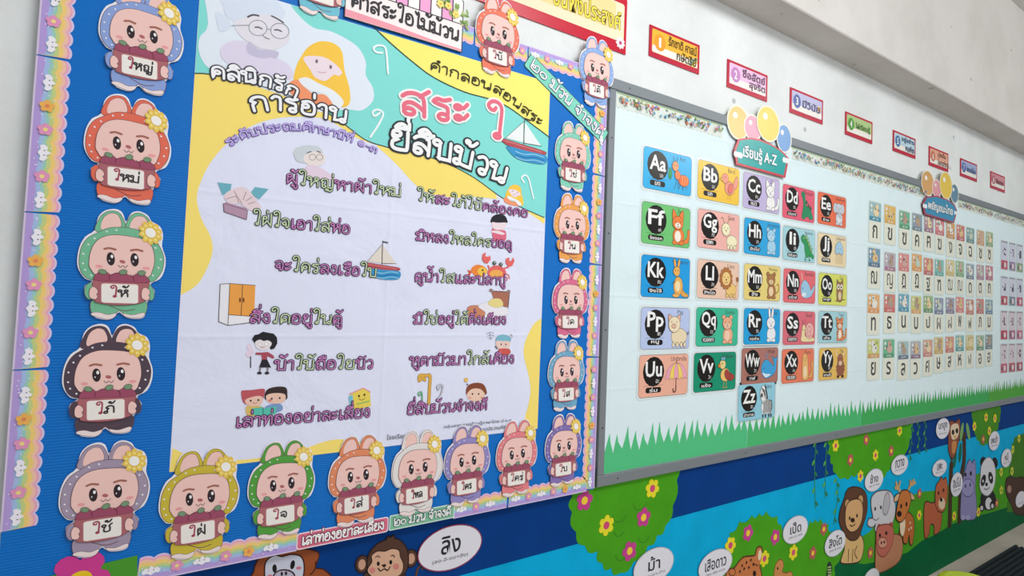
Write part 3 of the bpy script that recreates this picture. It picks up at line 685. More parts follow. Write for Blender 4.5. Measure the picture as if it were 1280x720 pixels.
def curls(a):
    m = Zm(500, 350, 4, D_)
    def hk(pts, w, c, oc): q = smooth(pts, False, 5); a.stroke(q, w + .0016, oc, m=m); a.stroke(q, w, c, m=m)
    hk([(125, 500), (112, 490), (98, 502), (100, 478), (130, 478), (150, 480), (148, 540), (144, 615)], .0066, '#e2b04c', '#a8762c')
    hk([(104, 572), (95, 578), (92, 565), (104, 560), (110, 570), (110, 603)], .0016, '#7ac890', '#3e8a58')
    hk([(200, 540), (190, 548), (186, 532), (200, 524), (214, 532), (205, 570), (186, 600)], .0022, '#e9e9f2', '#4a4a58')
def boy(a):
    m = Zm(500, 350, 4, D_)
    a.sm([(330, 565), (338, 530), (375, 514), (415, 520), (432, 550), (425, 575), (345, 575)], '#8a4c34', m=m)
    a.sm([(335, 570), (360, 545), (400, 545), (424, 570), (415, 598), (375, 608), (342, 595)], '#f2cdb8', m=m)
    a.e(362, 570, 4, 5, '#3a2a24', m=m); a.e(393, 570, 4, 5, '#3a2a24', m=m); a.e(350, 588, 7, 4, '#eda08e', m=m); a.e(408, 588, 7, 4, '#eda08e', m=m)
    a.e(330, 500, 10, 10, '#eec060', m=m, ol='#8a6a30', olw=.0007); a.e(336, 522, 4, 4, '#6a4a3a', m=m)
for nm, fn, lab in (('grandmother_picture', granny2, 'small printed grandmother above the first verse'), ('parcel_picture', wrap, 'small printed hands wrapping a parcel'),
                    ('sailboat_picture', lambda a: boat(a, Zm(440, 260, 5.82, D_)), 'small printed red sailboat beside the third verse'), ('wardrobe_picture', wardrobe, 'small printed wardrobe with orange doors'),
                    ('child_picture', kid, 'small printed child with spiky black hair'), ('readers_picture', readers, 'small printed girl and boy sharing a green book'),
                    ('book_picture', bookface, 'small printed yellow book'), ('boy_picture', moon, 'small printed boy with black hair in red'),
                    ('fish_and_crab_picture', fishcrab, 'small printed orange fish and red crab'), ('bed_picture', bed, 'small printed bed'), ('sick_child_picture', ill, 'small printed child in a blue cap'),
                    ('curl_picture', curls, 'small printed curled vowel marks, one gold'), ('boy_picture', boy, 'small printed brown haired boy with a light bulb'),
                    ('girl_picture', lambda a: girl(a, (lambda x, y: W(631 + (x - 600) / 15.0, 231 + (y - 250) / 15.0, D_))), 'small printed yellow haired girl')):
    child(nm, poster, D_, fn, lab)
# big sailboat on the teal band: same sketch, wider
child('sailboat_picture', poster, D_, lambda a: boat(a, (lambda x, y: W(655.5 + (x - 222) * .215 + 0, 147 + (y - 240) * .196 + (x - 222) * .035, D_)), '#eef3f2', 1.35), 'printed red sailboat with white sails on blue water')
# ================================================================== banners on the blue board
DBN = DB + .0012
def banner(c0, c1, h, s, col, edge, label, tw, cat='banner', rnd=.006, pad=.01, w=.0030, lh=.016):
    """plain strip from wall point c0 to c1 (centre line)"""
    dx, dz = c1[0] - c0[0], c1[1] - c0[1]; L_ = math.hypot(dx, dz); ca, sa = dx / L_, dz / L_
    m = lambda x, y: (c0[0] + ca * x - sa * y, c0[1] + sa * x + ca * y)
    A = Art(DBN); A.slab([m(x, y) for x, y in rrect(0, -h / 2, L_, h / 2, rnd)], edge, .0006)
    i = .0022; A.fill([m(x, y) for x, y in rrect(i, -h / 2 + i, L_ - i, h / 2 - i, rnd - .001)], col)
    o = tag(A.build('paper_banner'), label, cat)
    B = Art(DBN + .001)
    lettering(B, s, [m(pad, -lh * .5), m(L_ - pad, -lh * .5)], lh, w, '#fbfafa', tw, .0016)
    B.build('lettering', o)
    return o
def mid(a, b): return ((a[0] + b[0]) / 2, (a[1] + b[1]) / 2)
pk0, pk1 = mid(W(370, 669, DBN), W(371, 688, DBN)), mid(W(486, 644, DBN), W(486, 664, DBN))
z_ = (pk0[1] + pk1[1]) / 2
banner((pk0[0], z_), (pk1[0] - .001, z_), .0345, 'เล่าท่องอย่าละเลี่ยง', '#e0718c', '#f6e6ea', 'pink paper banner with white lettering on the bottom edge of the blue board', '#8e3a54')
g0, g1 = W(487, 654, DBN), W(568, 638, DBN)
z_ = (g0[1] + g1[1]) / 2
banner((pk1[0] + .001, z_), (g1[0], z_), .0345, '๒๐ ม้วน จำจงดี', '#86c3a2', '#dceee4', 'green paper banner on the bottom edge, right of the pink banner', '#3d6a58', rnd=.003, w=.0026)
q = [W(*p, DBN) for p in ((666, 62), (760, 160), (750, 180), (652, 86))]
hb = (math.dist(q[0], q[3]) + math.dist(q[1], q[2])) / 2
banner(mid(q[0], q[3]), (mid(q[1], q[2])[0] + .006, mid(q[1], q[2])[1] - .006), .047, '๒๐ ม้วน จำจงดี', '#84d8c0', '#3d5a58', 'mint green banner pasted diagonally across the upper right corner of the blue board', '#55507a', pad=.014, w=.0038, lh=.024)

# ================================================================== hooded rabbit cutouts, each holding a basket with a word
K0 = (-.123, -.397 + EYE)
def kz(L): return [(lambda p: (p[0] - K0[0], p[1] - K0[1]))(W(60 + x / 4.5, 540 + y / 4.5)) for x, y in L]
OUT = [(150,692),(235,702),(275,680),(305,645),(345,668),(420,662),(455,635),(466,560),(500,525),(510,485),(486,450),(540,412),(568,350),(572,285),(552,222),(558,160),(540,112),(492,92),(470,62),(420,48),(375,68),(345,122),(325,75),(285,60),(225,80),(185,125),(163,205),(110,250),(75,320),(63,400),(75,450),(110,490),(150,497),(108,530),(106,572),(130,602),(155,607)]
HOOD = [(170,488),(112,480),(82,440),(77,380),(92,310),(127,255),(180,217),(250,175),(340,157),(420,158),(480,178),(528,215),(560,282),(555,350),(530,400),(480,440),(300,470)]
EARL = [(176,208),(188,140),(225,92),(280,74),(318,92),(332,165)]
EARLI = [(206,192),(216,125),(260,90),(302,98),(312,160)]
EARR = [(352,165),(366,95),(405,62),(452,66),(488,105),(494,180)]
EARRI = [(372,160),(386,98),(425,76),(462,88),(476,160)]
FACE = [(134,400),(146,322),(186,255),(260,215),(360,203),(450,207),(494,240),(508,310),(496,370),(460,420),(300,445),(180,455),(147,432)]
CRATE = [(164,478),(300,455),(466,435),(466,500),(446,560),(320,602),(187,613),(164,590)]
BER = [(168,488),(182,447),(230,430),(258,442),(292,424),(345,418),(375,428),(420,404),(462,414),(470,447),(300,470)]
PANTS = [(155,603),(300,604),(454,558),(456,625),(420,652),(350,657),(305,637),(272,672),(235,692),(152,684)]
def pts(L, sc, c, d=None): return [(c[0] + x * sc, c[1] + z * sc) for x, z in L]
KP = {k: kz(v) for k, v in dict(OUT=smooth(OUT, True, 3), HOOD=smooth(HOOD, True, 4), EARL=smooth(EARL, True, 5), EARLI=smooth(EARLI, True, 5), EARR=smooth(EARR, True, 5), EARRI=smooth(EARRI, True, 5), FACE=smooth(FACE, True, 4), CRATE=smooth(CRATE, True, 3), BER=smooth(BER, True, 4), PANTS=smooth(PANTS, True, 4)).items()}
DC = DB + .0034
LINE = '#6d4a52'
def cutout(word, c, col, label, sc=1.0, inner='#f6ccc4'):
    def q(L): return pts(kz(L), sc, c)
    def k(n): return pts(KP[n], sc, c)
    def el(A, x, y, rx, ry, cc, rot=0, ol=None): A_ = [ (x + a, y + b) for a, b in ell(0, 0, rx, ry, rot, 18)]; p = q(A_); (A.stroke(p, .0015, ol, closed=True) if ol else None); A.fill(p, cc)
    A = Art(DC); A.slab(k('OUT'), '#f1eef2', .0007)
    root = tag(A.build('rabbit_cutout'), label, 'paper cutout', 'hooded rabbit cutouts around the blue board')
    d = DC + .0007
    for n, ni in (('EARL', 'EARLI'), ('EARR', 'EARRI')):
        a = Art(d); a.stroke(k(n), .0016, LINE, closed=True); a.fill(k(n), col); o = a.build('ear', root)
        b = Art(d + .0002); b.stroke(k(ni), .0013, LINE, closed=True); b.fill(k(ni), inner); b.build('inner_ear', o)
    a = Art(d); a.stroke(k('PANTS'), .0016, LINE, closed=True); a.fill(k('PANTS'), col); a.stroke(smooth(q([(250, 618), (330, 632), (395, 612)]), False), .0013, LINE); a.build('trousers', root)
    for L_ in ([(150,678),(190,668),(240,672),(288,655),(275,680),(238,697),(152,692)], [(330,648),(380,648),(442,624),(452,636),(420,656),(348,664)]):
        a = Art(d + .0003); w_ = q(smooth(L_, True, 4)); a.stroke(w_, .0013, LINE, closed=True); a.fill(w_, '#f4e2e0'); a.build('foot', root)
    a = Art(d + .0003); a.stroke(k('HOOD'), .0017, LINE, closed=True); a.fill(k('HOOD'), col); a.up()
    for x, y in ((128, 292), (100, 350), (98, 405), (145, 465), (165, 250), (235, 198), (420, 180), (515, 240), (532, 350), (545, 300), (500, 400), (110, 440), (290, 180)): el(a, x, y, 6, 5, '#f1eef4')
    a.build('hood', root)
    a = Art(a.d); a.stroke(k('FACE'), .0017, LINE, closed=True); a.fill(k('FACE'), inner)
    el(a, 190, 405, 22, 9, '#f0a5a4', -8); el(a, 462, 366, 22, 9, '#f0a5a4', -8)
    f = a.build('face', root); df = a.d
    for ex, ey in ((258, 350), (395, 330)):
        b = Art(df); el(b, ex, ey, 24, 38, '#35282e'); el(b, ex + 7, ey - 15, 8, 10, '#fbfafa'); el(b, ex - 8, ey + 12, 4, 5, '#d8d4d8'); b.build('eye', f)
    b = Art(df); el(b, 325, 354, 17, 10, '#b9696c'); b.stroke(smooth(q([(300, 378), (314, 388), (327, 376), (342, 384), (354, 370)]), False), .0010, LINE)
    for L_ in ([(222, 300), (250, 290), (285, 292)], [(375, 280), (408, 270), (440, 272)]): b.stroke(smooth(q(L_), False), .0034, '#a96a58')
    b.build('nose_and_mouth', f)
    for sx_, sy_, ra, rb_, rt in ((140, 556, 32, 47, 10), (480, 500, 27, 44, -10)): a = Art(df); el(a, sx_, sy_, ra, rb_, col, rt, LINE); a.build('sleeve', root)
    a = Art(df + .0005); a.stroke(k('CRATE'), .0013, '#6e3a44', closed=True); a.fill(k('CRATE'), '#b16a70'); cr = a.build('basket', root)
    a = Art(a.d); a.stroke(k('BER'), .0013, '#6a3040', closed=True); a.fill(k('BER'), '#a2506a')
    for L_ in ([(252, 470), (252, 446), (290, 426)], [(392, 455), (388, 432), (370, 420)]): a.stroke(smooth(q(L_), False), .0011, '#6a3040')
    for x, y, rt in ((212, 432, 0), (330, 412, -25), (436, 398, -20)): el(a, x, y, 22, 13, '#7c9a78', rt, '#465a48')
    a.build('berries', cr)
    a = Art(df + .0012); lb_ = q(rrect(0, 0, 1, 1, .1)) if False else [q([(205 + 210 * u + (0) , 500 - 32 * u + (108 - 1 * u) * v)])[0] for u, v in rrect(0, 0, 1, 1, .09)]
    a.stroke(lb_, .0018, '#d6939a', closed=True); a.fill(lb_, '#f4efe8')
    wl = q([(238 if len(word) > 3 else 258, 568), (392 if len(word) > 3 else 366, 545)])
    if word:
        lettering(a, word, wl, .0124 * sc, .0026 * sc, '#3a3438', cols=['#a8485c'] + ['#3c363c'] * (len(word) - 1))
    a.build('word_label', cr)
    for hx, hy in ((160, 562), (459, 512)):
        a = Art(df + .0013); w_ = q(smooth([(hx - 20, hy + 28), (hx - 22, hy - 10), (hx - 5, hy - 34), (hx + 18, hy - 26), (hx + 24, hy - 8), (hx + 16, hy + 4), (hx + 22, hy + 18), (hx + 8, hy + 34)], True, 4)); a.stroke(w_, .0015, LINE, closed=True); a.fill(w_, inner); a.build('hand', root)
    a = Art(df + .0004); a.slab(q(flowerpts(487, 160, 68, 10, .24, 0, 6)), '#efca58', .0005)
    for i in range(10):
        t = 2 * math.pi * (i + .5) / 10; el(a, 487 + 47 * math.cos(t), 160 + 43 * math.sin(t), 9, 8, '#f8e48c')
    el(a, 487, 160, 30, 27, '#fbf8f4'); a.build('flower_badge', root, 'yellow flower badge with white centre')
    return root
def at(t, b): a_, c_ = W(*t, DC), W(*b, DC); return ((a_[0] + c_[0]) / 2, (a_[1] + c_[1]) / 2), (a_[1] - c_[1]) / .2045
CUT = [('ใหญ่', (180, -15), (172, 116), '#8fa6dc', 'periwinkle blue hooded rabbit cutout at the top of the left column'),
 ('ใหม่', (160, 119), (158, 257), '#e8705a', 'red orange hooded rabbit cutout, second from top in the left column'),
 ('ให้', (155, 263), (148, 400), '#78bf98', 'mint green hooded rabbit cutout in the middle of the left column'),
 ('ใภ้', (140, 407), (128, 544), '#554652', 'dark brown hooded rabbit cutout low in the left column'),
 ('ใช้', (135, 552), (125, 695), '#a898ae', 'lilac grey hooded rabbit cutout at the bottom of the left column'),
 ('ใฝ่', (252, 560), (245, 698), '#d0bb40', 'mustard yellow hooded rabbit cutout at the left of the bottom row'),
 ('ใจ', (352, 551), (350, 672), '#56a344', 'leaf green hooded rabbit cutout in the bottom row'),
 ('ใส่', (447, 544), (445, 657), '#e88e66', 'soft orange hooded rabbit cutout standing on the pink banner'),
 ('ใหล', (522, 538), (520, 643), '#ebe5e2', 'white hooded rabbit cutout standing on the green banner'),
 ('ใคร', (583, 533), (583, 630), '#988ec8', 'violet hooded rabbit cutout right of the white one'),
 ('ใคร่', (645, 527), (645, 618), '#ec868c', 'salmon pink hooded rabbit cutout in the bottom row'),
 ('ใบ', (705, 518), (702, 607), '#8875b6', 'purple hooded rabbit cutout in the lower right corner'),
 ('ใส', (708, 427), (706, 512), '#74aece', 'sky blue hooded rabbit cutout above the purple one'),
 ('ใด', (713, 336), (711, 423), '#e07096', 'hot pink hooded rabbit cutout in the right column'),
 ('ใน', (716, 242), (712, 330), '#f2a758', 'amber orange hooded rabbit cutout in the right column'),
 ('ใช่', (718, 153), (713, 240), '#86d2ba', 'aqua mint hooded rabbit cutout just below the diagonal banner'),
 ('ใต้', (747, 47), (743, 135), '#8fb0e4', 'light blue hooded rabbit cutout on the top right corner, over the grey frame'),
 ('ใบ้', (625, -2), (618, 95), '#f07c62', 'coral hooded rabbit cutout on the top edge below the red sign')]
for w_, t, b, col, lab in CUT:
    c, k_ = at(t, b); cutout(w_, c, col, lab, .985 if k_ < 1.02 else 1.02)
b = W(398, 22, DC); cutout('', (b[0], b[1] + .102), '#76c2d6', 'teal rabbit cutout at the top edge, only its trousers and feet in view')

# ================================================================== picket fence sign over the blue board
DS = DC + .0004
z0 = W(500, 42, DS)[1]; X0, X1 = W(431, 10, DS)[0], W(577, 60, DS)[0]; z1 = W(560, 25, DS)[1]
A = Art(DS); A.slab([(X0, z0), (X1, z0), (X1, z1), (X0, z1)], '#fbf0ee', .0008)
A.stroke([(X0, z0), (X1, z0), (X1, z1), (X0, z1)], .0024, '#3c3234', closed=True)
h = z1 - z0
A.fill([(X0 + .001, z0 + .002), (X1 - .001, z0 + .002), (X1 - .001, z0 + h * .10), (X0 + (X1 - X0) * .7, z0 + h * .13), (X0 + (X1 - X0) * .35, z0 + h * .22), (X0 + .001, z0 + h * .26)], '#f4a0ae')
sg = tag(A.build('picket_fence_sign'), 'white and pink picket fence sign with flowers, on the top edge of the blue board', 'sign')
n = 10; pw = (X1 - X0) / n
for i in range(n):
    a = Art(DS + .0002); x = X0 + i * pw
    ol = [(x + .0004, z1), (x + pw - .0004, z1), (x + pw - .0004, z1 + .058), (x + pw / 2, z1 + .072), (x + .0004, z1 + .058)]
    a.slab(ol, '#f3a9d4' if i % 2 == 0 else '#fbf6f4', .0007); a.stroke(ol, .0022, '#3c3234', closed=True); a.build('picket', sg)
a = Art(DS + .0012); lettering(a, 'คำสระใอไม้ม้วน', [(X0 + .012, z0 + h * .40), (X1 - .008, z0 + h * .36)], .026, .0050, '#3b383c'); a.build('lettering', sg)
random.seed(9)
for cx_, cz_ in ((X0 + (X1 - X0) * .80, z1 + .045),):
    a = Art(DS + .0013)
    for i in range(46):
        t = random.random(); x = X0 + (X1 - X0) * (.56 + .5 * t); z = z1 + .075 - .06 * t + random.uniform(-.022, .016)
        an = random.uniform(0, 180); a.e(x, z, .0075, .0034, random.choice(['#8fae62', '#a9bf74', '#6f9450', '#c5cf8e']), an, n=9)
    a.build('ivy', sg)
    a = Art(DS + .0044)
    for i in range(5):
        t = (i + .5) / 5; x = X0 + (X1 - X0) * (.6 + .36 * t); z = z1 + .066 - .05 * t + random.uniform(-.012, .008)
        a.fill(flowerpts(x, z, .0095, 5), '#f7e37e'); a.e(x, z, .003, .003, '#e8b84a', n=8)
    a.build('flowers', sg)

# ================================================================== red sign with yellow lettering
X1 = W(782, 35)[0]; z0 = W(781, 69)[1]; z1 = W(783, 1)[1]; X0 = X1 - .74
A = Art(.0012); A.slab([(X0, z0), (X1, z0), (X1, z1), (X0, z1)], '#c81a35', .003, kind='lam')
rs = tag(A.build('red_sign'), 'big red bordered sign with yellow lettering, high on the wall beside the coral cutout', 'sign')
i = .0135
a = Art(.0044); iz0, iz1 = z0 + .034, z1 - .019
a.fill(rrect(X0 + i, iz0, X1 - i * .8, iz1, .008), '#f4e4c2')
a.fill(rrect(X0 + i, iz0 + .03, X1 - i * 3.4, iz1 - .004, .008), '#f6d99a')
a.build('panel', rs)
a = Art(.0050); a.fill(flowerpts(X1 - .024, z0 + .03, .019, 9, .3), '#f4eef2'); a.e(X1 - .024, z0 + .03, .006, .006, '#c04a78'); a.build('daisy', rs)
a = Art(.0048); zt_ = iz0 + (iz1 - iz0) * .46
xa, xb = W(690, 20)[0], W(774, 45)[0]
for o_, c in ((.05, '#5c4a1e'), (0.014, '#f3e04e')):
    small(a, 'อันพึงประสงค์', (xa + xb) / 2, zt_ + .008, xb - xa + o_ * .08, .060 + o_ * .06, c, o_); small(a, 'คุณลักษณะ', xa - .105, zt_ + .008, .19 + o_ * .08, .050 + o_ * .06, c, o_)
a.build('lettering', rs)

# ================================================================== eight small red framed signs in a row
SG = [((811.8,30.6),(874,57.6),(872.7,94),(809.8,68.8),'#f6b93c','#5f4a1c',['รักชาติ ศาสน์','กษัตริย์'],'#f0a030','yellow'),
 ((908,73.2),(959,95),(958,127.7),(907.7,108.8),'#eec2e2','#6f4a68',['ซื่อสัตย์','สุจริต'],'#c98ac6','pink'),
 ((986.3,108.8),(1029,127),(1027.5,155.7),(986,139.8),'#c6c4e6','#5a5a80',['มีวินัย'],'#5f6fae','lavender'),
 ((1056,138.8),(1090,153.8),(1089,180.4),(1056,167.8),'#b3cc8a','#2f6a2c',['ใฝ่เรียนรู้'],'#4f9a3c','green'),
 ((1116,163),(1143.7,173.4),(1142.8,198.4),(1115.6,189),'#c3dcea','#2c4f74',['อยู่อย่าง','พอเพียง'],'#3f78ae','pale blue'),
 ((1160.6,182.8),(1184.8,192.2),(1184,215),(1160.4,206.6),'#ecae94','#7a4030',['มุ่งมั่น','ในการทำงาน'],'#d0785a','peach'),
 ((1199.8,198.8),(1221,207),(1220,226.9),(1199.4,218.4),'#a4b2d8','#35558a',['รักความเป็นไทย'],'#3a62a8','steel blue'),
 ((1237.8,214.7),(1255.6,222),(1254.9,241),(1237,233.4),'#d8929a','#7a2c3c',['มีจิตสาธารณะ'],'#b85a6a','rose')]
NX = ['first of the row, nearest the red sign', 'second of the row', 'third of the row along the wall', 'fourth of the row along the wall', 'fifth of the row along the wall', 'sixth of the row', 'seventh of the row', 'last of the row, farthest right']
def kidsign(a, X, Z, r, c):
    a.e(X, Z, r, r, c); 
for j, (p0, p1, p2, p3, col, ink, lines, nc, cname) in enumerate(SG):
    c = [W(*p) for p in (p0, p1, p2, p3)]; cx = sum(p[0] for p in c) / 4; cz = sum(p[1] for p in c) / 4; w, hh = .242, .103
    A = Art(.0012); A.slab([(cx - w / 2, cz - hh / 2), (cx + w / 2, cz - hh / 2), (cx + w / 2, cz + hh / 2), (cx - w / 2, cz + hh / 2)], '#c01f3c', .002, kind='lam')
    s_ = tag(A.build('small_sign'), f'red framed sign with {cname} panel numbered {j + 1}, {NX[j]}', 'sign', 'small red framed signs on the wall')
    x0, x1, z0, z1 = cx - w / 2 + .012, cx + w / 2 - .010, cz - hh / 2 + .017, cz + hh / 2 - .009
    a = Art(.0033, 'lam'); a.fill(rrect(x0, z0, x1, z1, .005), col)
    a.fill(rrect(x0 + .002, z0 + .001, x1 - .002, z0 + (z1 - z0) * .32, .005), '#f4efe6')
    if j == 0:
        for k_, cc in enumerate(('#7fb0a0', '#e8cf6a', '#f4f0e6')):
            rr = .042 - .012 * k_; a.fill([(x1 - .001, z0 + .001)] + [(x1 - .001 - rr * math.sin(t * math.pi / 20), z0 + .001 + rr * .8 * math.cos(t * math.pi / 20)) for t in range(11)], cc)
    if j == 2: a.fill(flowerpts(x1 - .02, (z0 + z1) / 2, .016, 5, .5), '#f2b23c')
    a.build('panel', s_)
    a = Art(.0040, 'lam'); nx = x0 + .036; nz = (z0 + z1) / 2
    a.e(nx, nz, .026, .028, nc)
    small(a, str(j + 1), nx, nz, .017 if j else .010, .032, '#fbf6ee', .02); a.build('number_badge', s_)
    a = Art(.0040, 'lam')
    for k_, t in enumerate(lines):
        ww = .13 if len(lines) == 1 else (.14 if len(t) > 8 else .10)
        small(a, t, x0 + .145 + (.02 * k_ if len(lines) > 1 else -.005), nz + (.019 * (1 - 2 * k_) if len(lines) > 1 else 0), ww, .034, ink, .03)
    a.build('lettering', s_)

# ================================================================== long bulletin board on the right
FX0 = BX1 - .002; FX0b = W(756.5, 300, .018)[0]; FXI = W(768.7, 180, .018)[0]
FZ1, FZ1i, FZ0, FZ0i = W(800, 107.7, .018)[1], W(800, 121.5, .018)[1], W(845, 590, .018)[1], W(845, 577, .018)[1]
FXE = 7.2
A = Art(.0012); A.slab([(FXI - .01, FZ0i - .005), (FXE, FZ0i - .005), (FXE, FZ1i + .005), (FXI - .01, FZ1i + .005)], '#b9bcb8', .009)
bb_ = tag(A.build('bulletin_board'), 'long bulletin board lined with white paper in a grey frame', 'bulletin board')
A = Art(.0103, 'crease'); A.slab([(FXI - .004, FZ0i - .003), (FXE - .01, FZ0i - .003), (FXE - .01, FZ1i + .003), (FXI - .004, FZ1i + .003)], '#e0f1f5', .0006); A.build('paper_lining', bb_, 'creased white paper lining')
for (x0, x1, z0, z1) in ((FX0b, FXE, FZ1i, FZ1), (FX0b, FXE, FZ0, FZ0i), (FX0b, FXI, FZ0i, FZ1i), (FXE - .03, FXE, FZ0i, FZ1i)):
    A = Art(0, 'metal'); A.box(x0 + .0003, x1, z0 + .0003, z1 - .0003, .0013, .018, '#858b90', 'metal', .002)
    if x1 - x0 < 1:
        for i in range(4): zz = z0 + (z1 - z0) * (.12 + .25 * i); A.d = .0181; A.e((x0 + x1) / 2, zz, .003, .003, '#3e4246', n=10)
    else:
        for i in range(10): xx = x0 + .08 + .62 * i; A.d = .0181; A.e(xx, (z0 + z1) / 2, .003, .003, '#3e4246', n=10)
    A.build('frame_bar', bb_, 'grey metal frame bar')
DPB = .0112
# flowery paper trim below the top bar
random.seed(5)
TR = [(FXI + .006, W(903, 160, DPB)[0]), (W(990, 190, DPB)[0], W(1082, 223, DPB)[0]), (W(1083, 223, DPB)[0], W(1158, 250, DPB)[0]), (W(1197, 262, DPB)[0], W(1240, 280, DPB)[0]), (W(1241, 280, DPB)[0], 5.4)]
for j, (x0, x1) in enumerate(TR):
    A = Art(DPB); z1 = FZ1i - .003; z0 = z1 - .043; n = int((x1 - x0) / .02)
    ol = [(x0, z1), (x0, z0)]
    for i in range(n):
        for k_ in range(1, 5): t = (i + k_ / 4) / n; ol.append((x0 + (x1 - x0) * t, z0 - .005 * math.sin(math.pi * k_ / 4)))
    ol.append((x1, z1)); A.slab(ol, '#dde4dc', .0006)
    A.fill([(x0, z1 - .004), (x0, z1), (x1, z1), (x1, z1 - .004)], '#9fb878')
    A.up()
    for i in range(int((x1 - x0) / .0042)):
        x = x0 + .008 + random.random() * (x1 - x0 - .016); z = z0 + .008 + random.random() * .026; t = random.random()
        if t < .45: A.e(x, z, .0062, .003, random.choice(['#7d9a58', '#5f8a50', '#8fae9a', '#b0a86a']), random.uniform(0, 180), n=8)
        else: A.e(x, z, .0048, .0048, random.choice(['#8fc0dc', '#d98a6a', '#9a8ac0', '#e0b0b8', '#5fa0c0', '#c86a5a', '#f2e9dc']), n=9)
        A.up(.5)
    tag(A.build('paper_trim'), ['flowery white paper trim above the first alphabet card column', 'flowery paper trim right of the teal header plaque', 'flowery paper trim left of the blue header plaque', 'flowery paper trim right of the blue header plaque', 'farthest flowery paper trim, at the right edge of the photo'][j], 'paper trim', 'flowery paper trims under the top frame bar')
# cut paper grass along the bottom
GX = [FXI + .002, W(934, 560, DPB)[0], W(1077, 520, DPB)[0], W(1236, 490, DPB)[0], 5.6]
for j in range(4):
    x0, x1 = GX[j] + .001, GX[j + 1] - .001; A = Art(DPB + .0002 * (j % 2)); z0 = FZ0i + .001
    hb_ = (.060, .056, .052, .052)[j]; nbl = max(6, int((x1 - x0) / (.036 if j == 0 else .034))); ol = [(x0, z0), (x1, z0)]; x = x1; st = (x1 - x0) / nbl
    for i in range(nbl):
        hh = random.uniform(.040, .066) * (1.0 if j else 1.12); ti = random.uniform(.2, .7)
        ol += [(x - .001, z0 + hb_ + random.uniform(-.01, .006)), (x - st * (ti * .7 + .05), z0 + hb_ + hh * .55), (x - st * ti, z0 + hb_ + hh), (x - st * (ti * .6 + .45), z0 + hb_ + hh * .5)]
        x -= st
    ol.append((x0, z0 + hb_)); A.slab(ol, ('#54c484', '#4cbc74', '#42ac5c', '#54a840')[j], .0007)
    for i in range(nbl):
        xx = x0 + st * (i + .5); A.stroke([(xx, z0 + random.uniform(.02, .06)), (xx + random.uniform(-.005, .005), z0 + hb_ + .02)], .0012, ('#57b87c', '#50b070', '#48a65c', '#5cac48')[j], up=(i == 0))
    tag(A.build('paper_grass_strip'), ['long strip of cut green paper grass below the first alphabet columns', 'strip of cut paper grass below the Zz and Yy cards', 'strip of cut paper grass below the Thai letter cards', 'olive green cut paper grass below the vowel cards'][j], 'paper grass', 'cut paper grass along the bottom of the bulletin board')
# ================================================================== shaped header plaques
def plaque(plate, lobes, txt, tp, fill, edge, label, hl, d=.0198):
    A = Art(d); back = []
    P_ = px(plate, d)
    A.slab(P_, edge, .0022, kind='lam')
    o = tag(A.build('header_plaque'), label, 'header plaque')
    cx = sum(p[0] for p in P_) / len(P_); cz = sum(p[1] for p in P_) / len(P_)
    a = Art(d + .0024, 'lam'); a.fill([(cx + (x - cx) * .93, cz + (z - cz) * .88) for x, z in P_], fill); 
    for k, (x, z) in enumerate((P_[0], P_[-4])):
        for dx in (-.012, .004, .016): a.e(x + (.022 if k == 0 else -.02) + dx, z - .012, .012, .011, '#eef4f4', n=12)
    a.build('plate', o)
    a = Art(d + .0034, 'lam'); p0, p1 = px(tp, d); small(a, txt, (p0[0] + p1[0]) / 2, (p0[1] + p1[1]) / 2, p1[0] - p0[0], hl * 1.12, '#3f6a74', .05); small(a, txt, (p0[0] + p1[0]) / 2, (p0[1] + p1[1]) / 2, p1[0] - p0[0], hl, '#f6fafa', .02); a.build('lettering', o)
    for j, (x, y, rx, rz, c) in enumerate(lobes):
        X, Z = W(x, y, d)
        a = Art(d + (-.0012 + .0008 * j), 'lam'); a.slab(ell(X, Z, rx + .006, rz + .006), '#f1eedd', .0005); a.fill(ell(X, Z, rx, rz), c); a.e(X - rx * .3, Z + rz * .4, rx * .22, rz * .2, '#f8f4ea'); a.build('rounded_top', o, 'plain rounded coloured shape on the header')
plaque([(917, 188), (922, 174), (936, 172), (950, 174.5), (965, 181), (976, 188), (985.5, 198), (981, 222.5), (950, 214), (920, 206)],
       [(923, 153, .058, .058, '#f0c878'), (941, 160, .048, .045, '#f0a4b8'), (980, 173, .045, .052, '#7fa8dc'), (960, 155, .068, .064, '#f4d86a')],
       'เรียนรู้ A-Z', ((928, 190), (970, 202)), '#14a3a0', '#cf4550', 'teal header plaque with red edge above the alphabet cards', .062)
plaque([(1153, 254), (1157, 246), (1170, 244.5), (1183, 249), (1193, 256), (1196, 264), (1192, 279), (1175, 274), (1155, 268)],
       [(1160, 229, .07, .062, '#dca868'), (1171, 236, .05, .045, '#e8a0a8'), (1193, 242, .05, .05, '#5f8aa0'), (1182, 232, .075, .07, '#ecc84e')],
       'พยัญชนะไทย', ((1159, 255), (1190, 266)), '#2f8fb8', '#a8405a', 'blue header plaque with dark red edge above the Thai letter cards', .058)

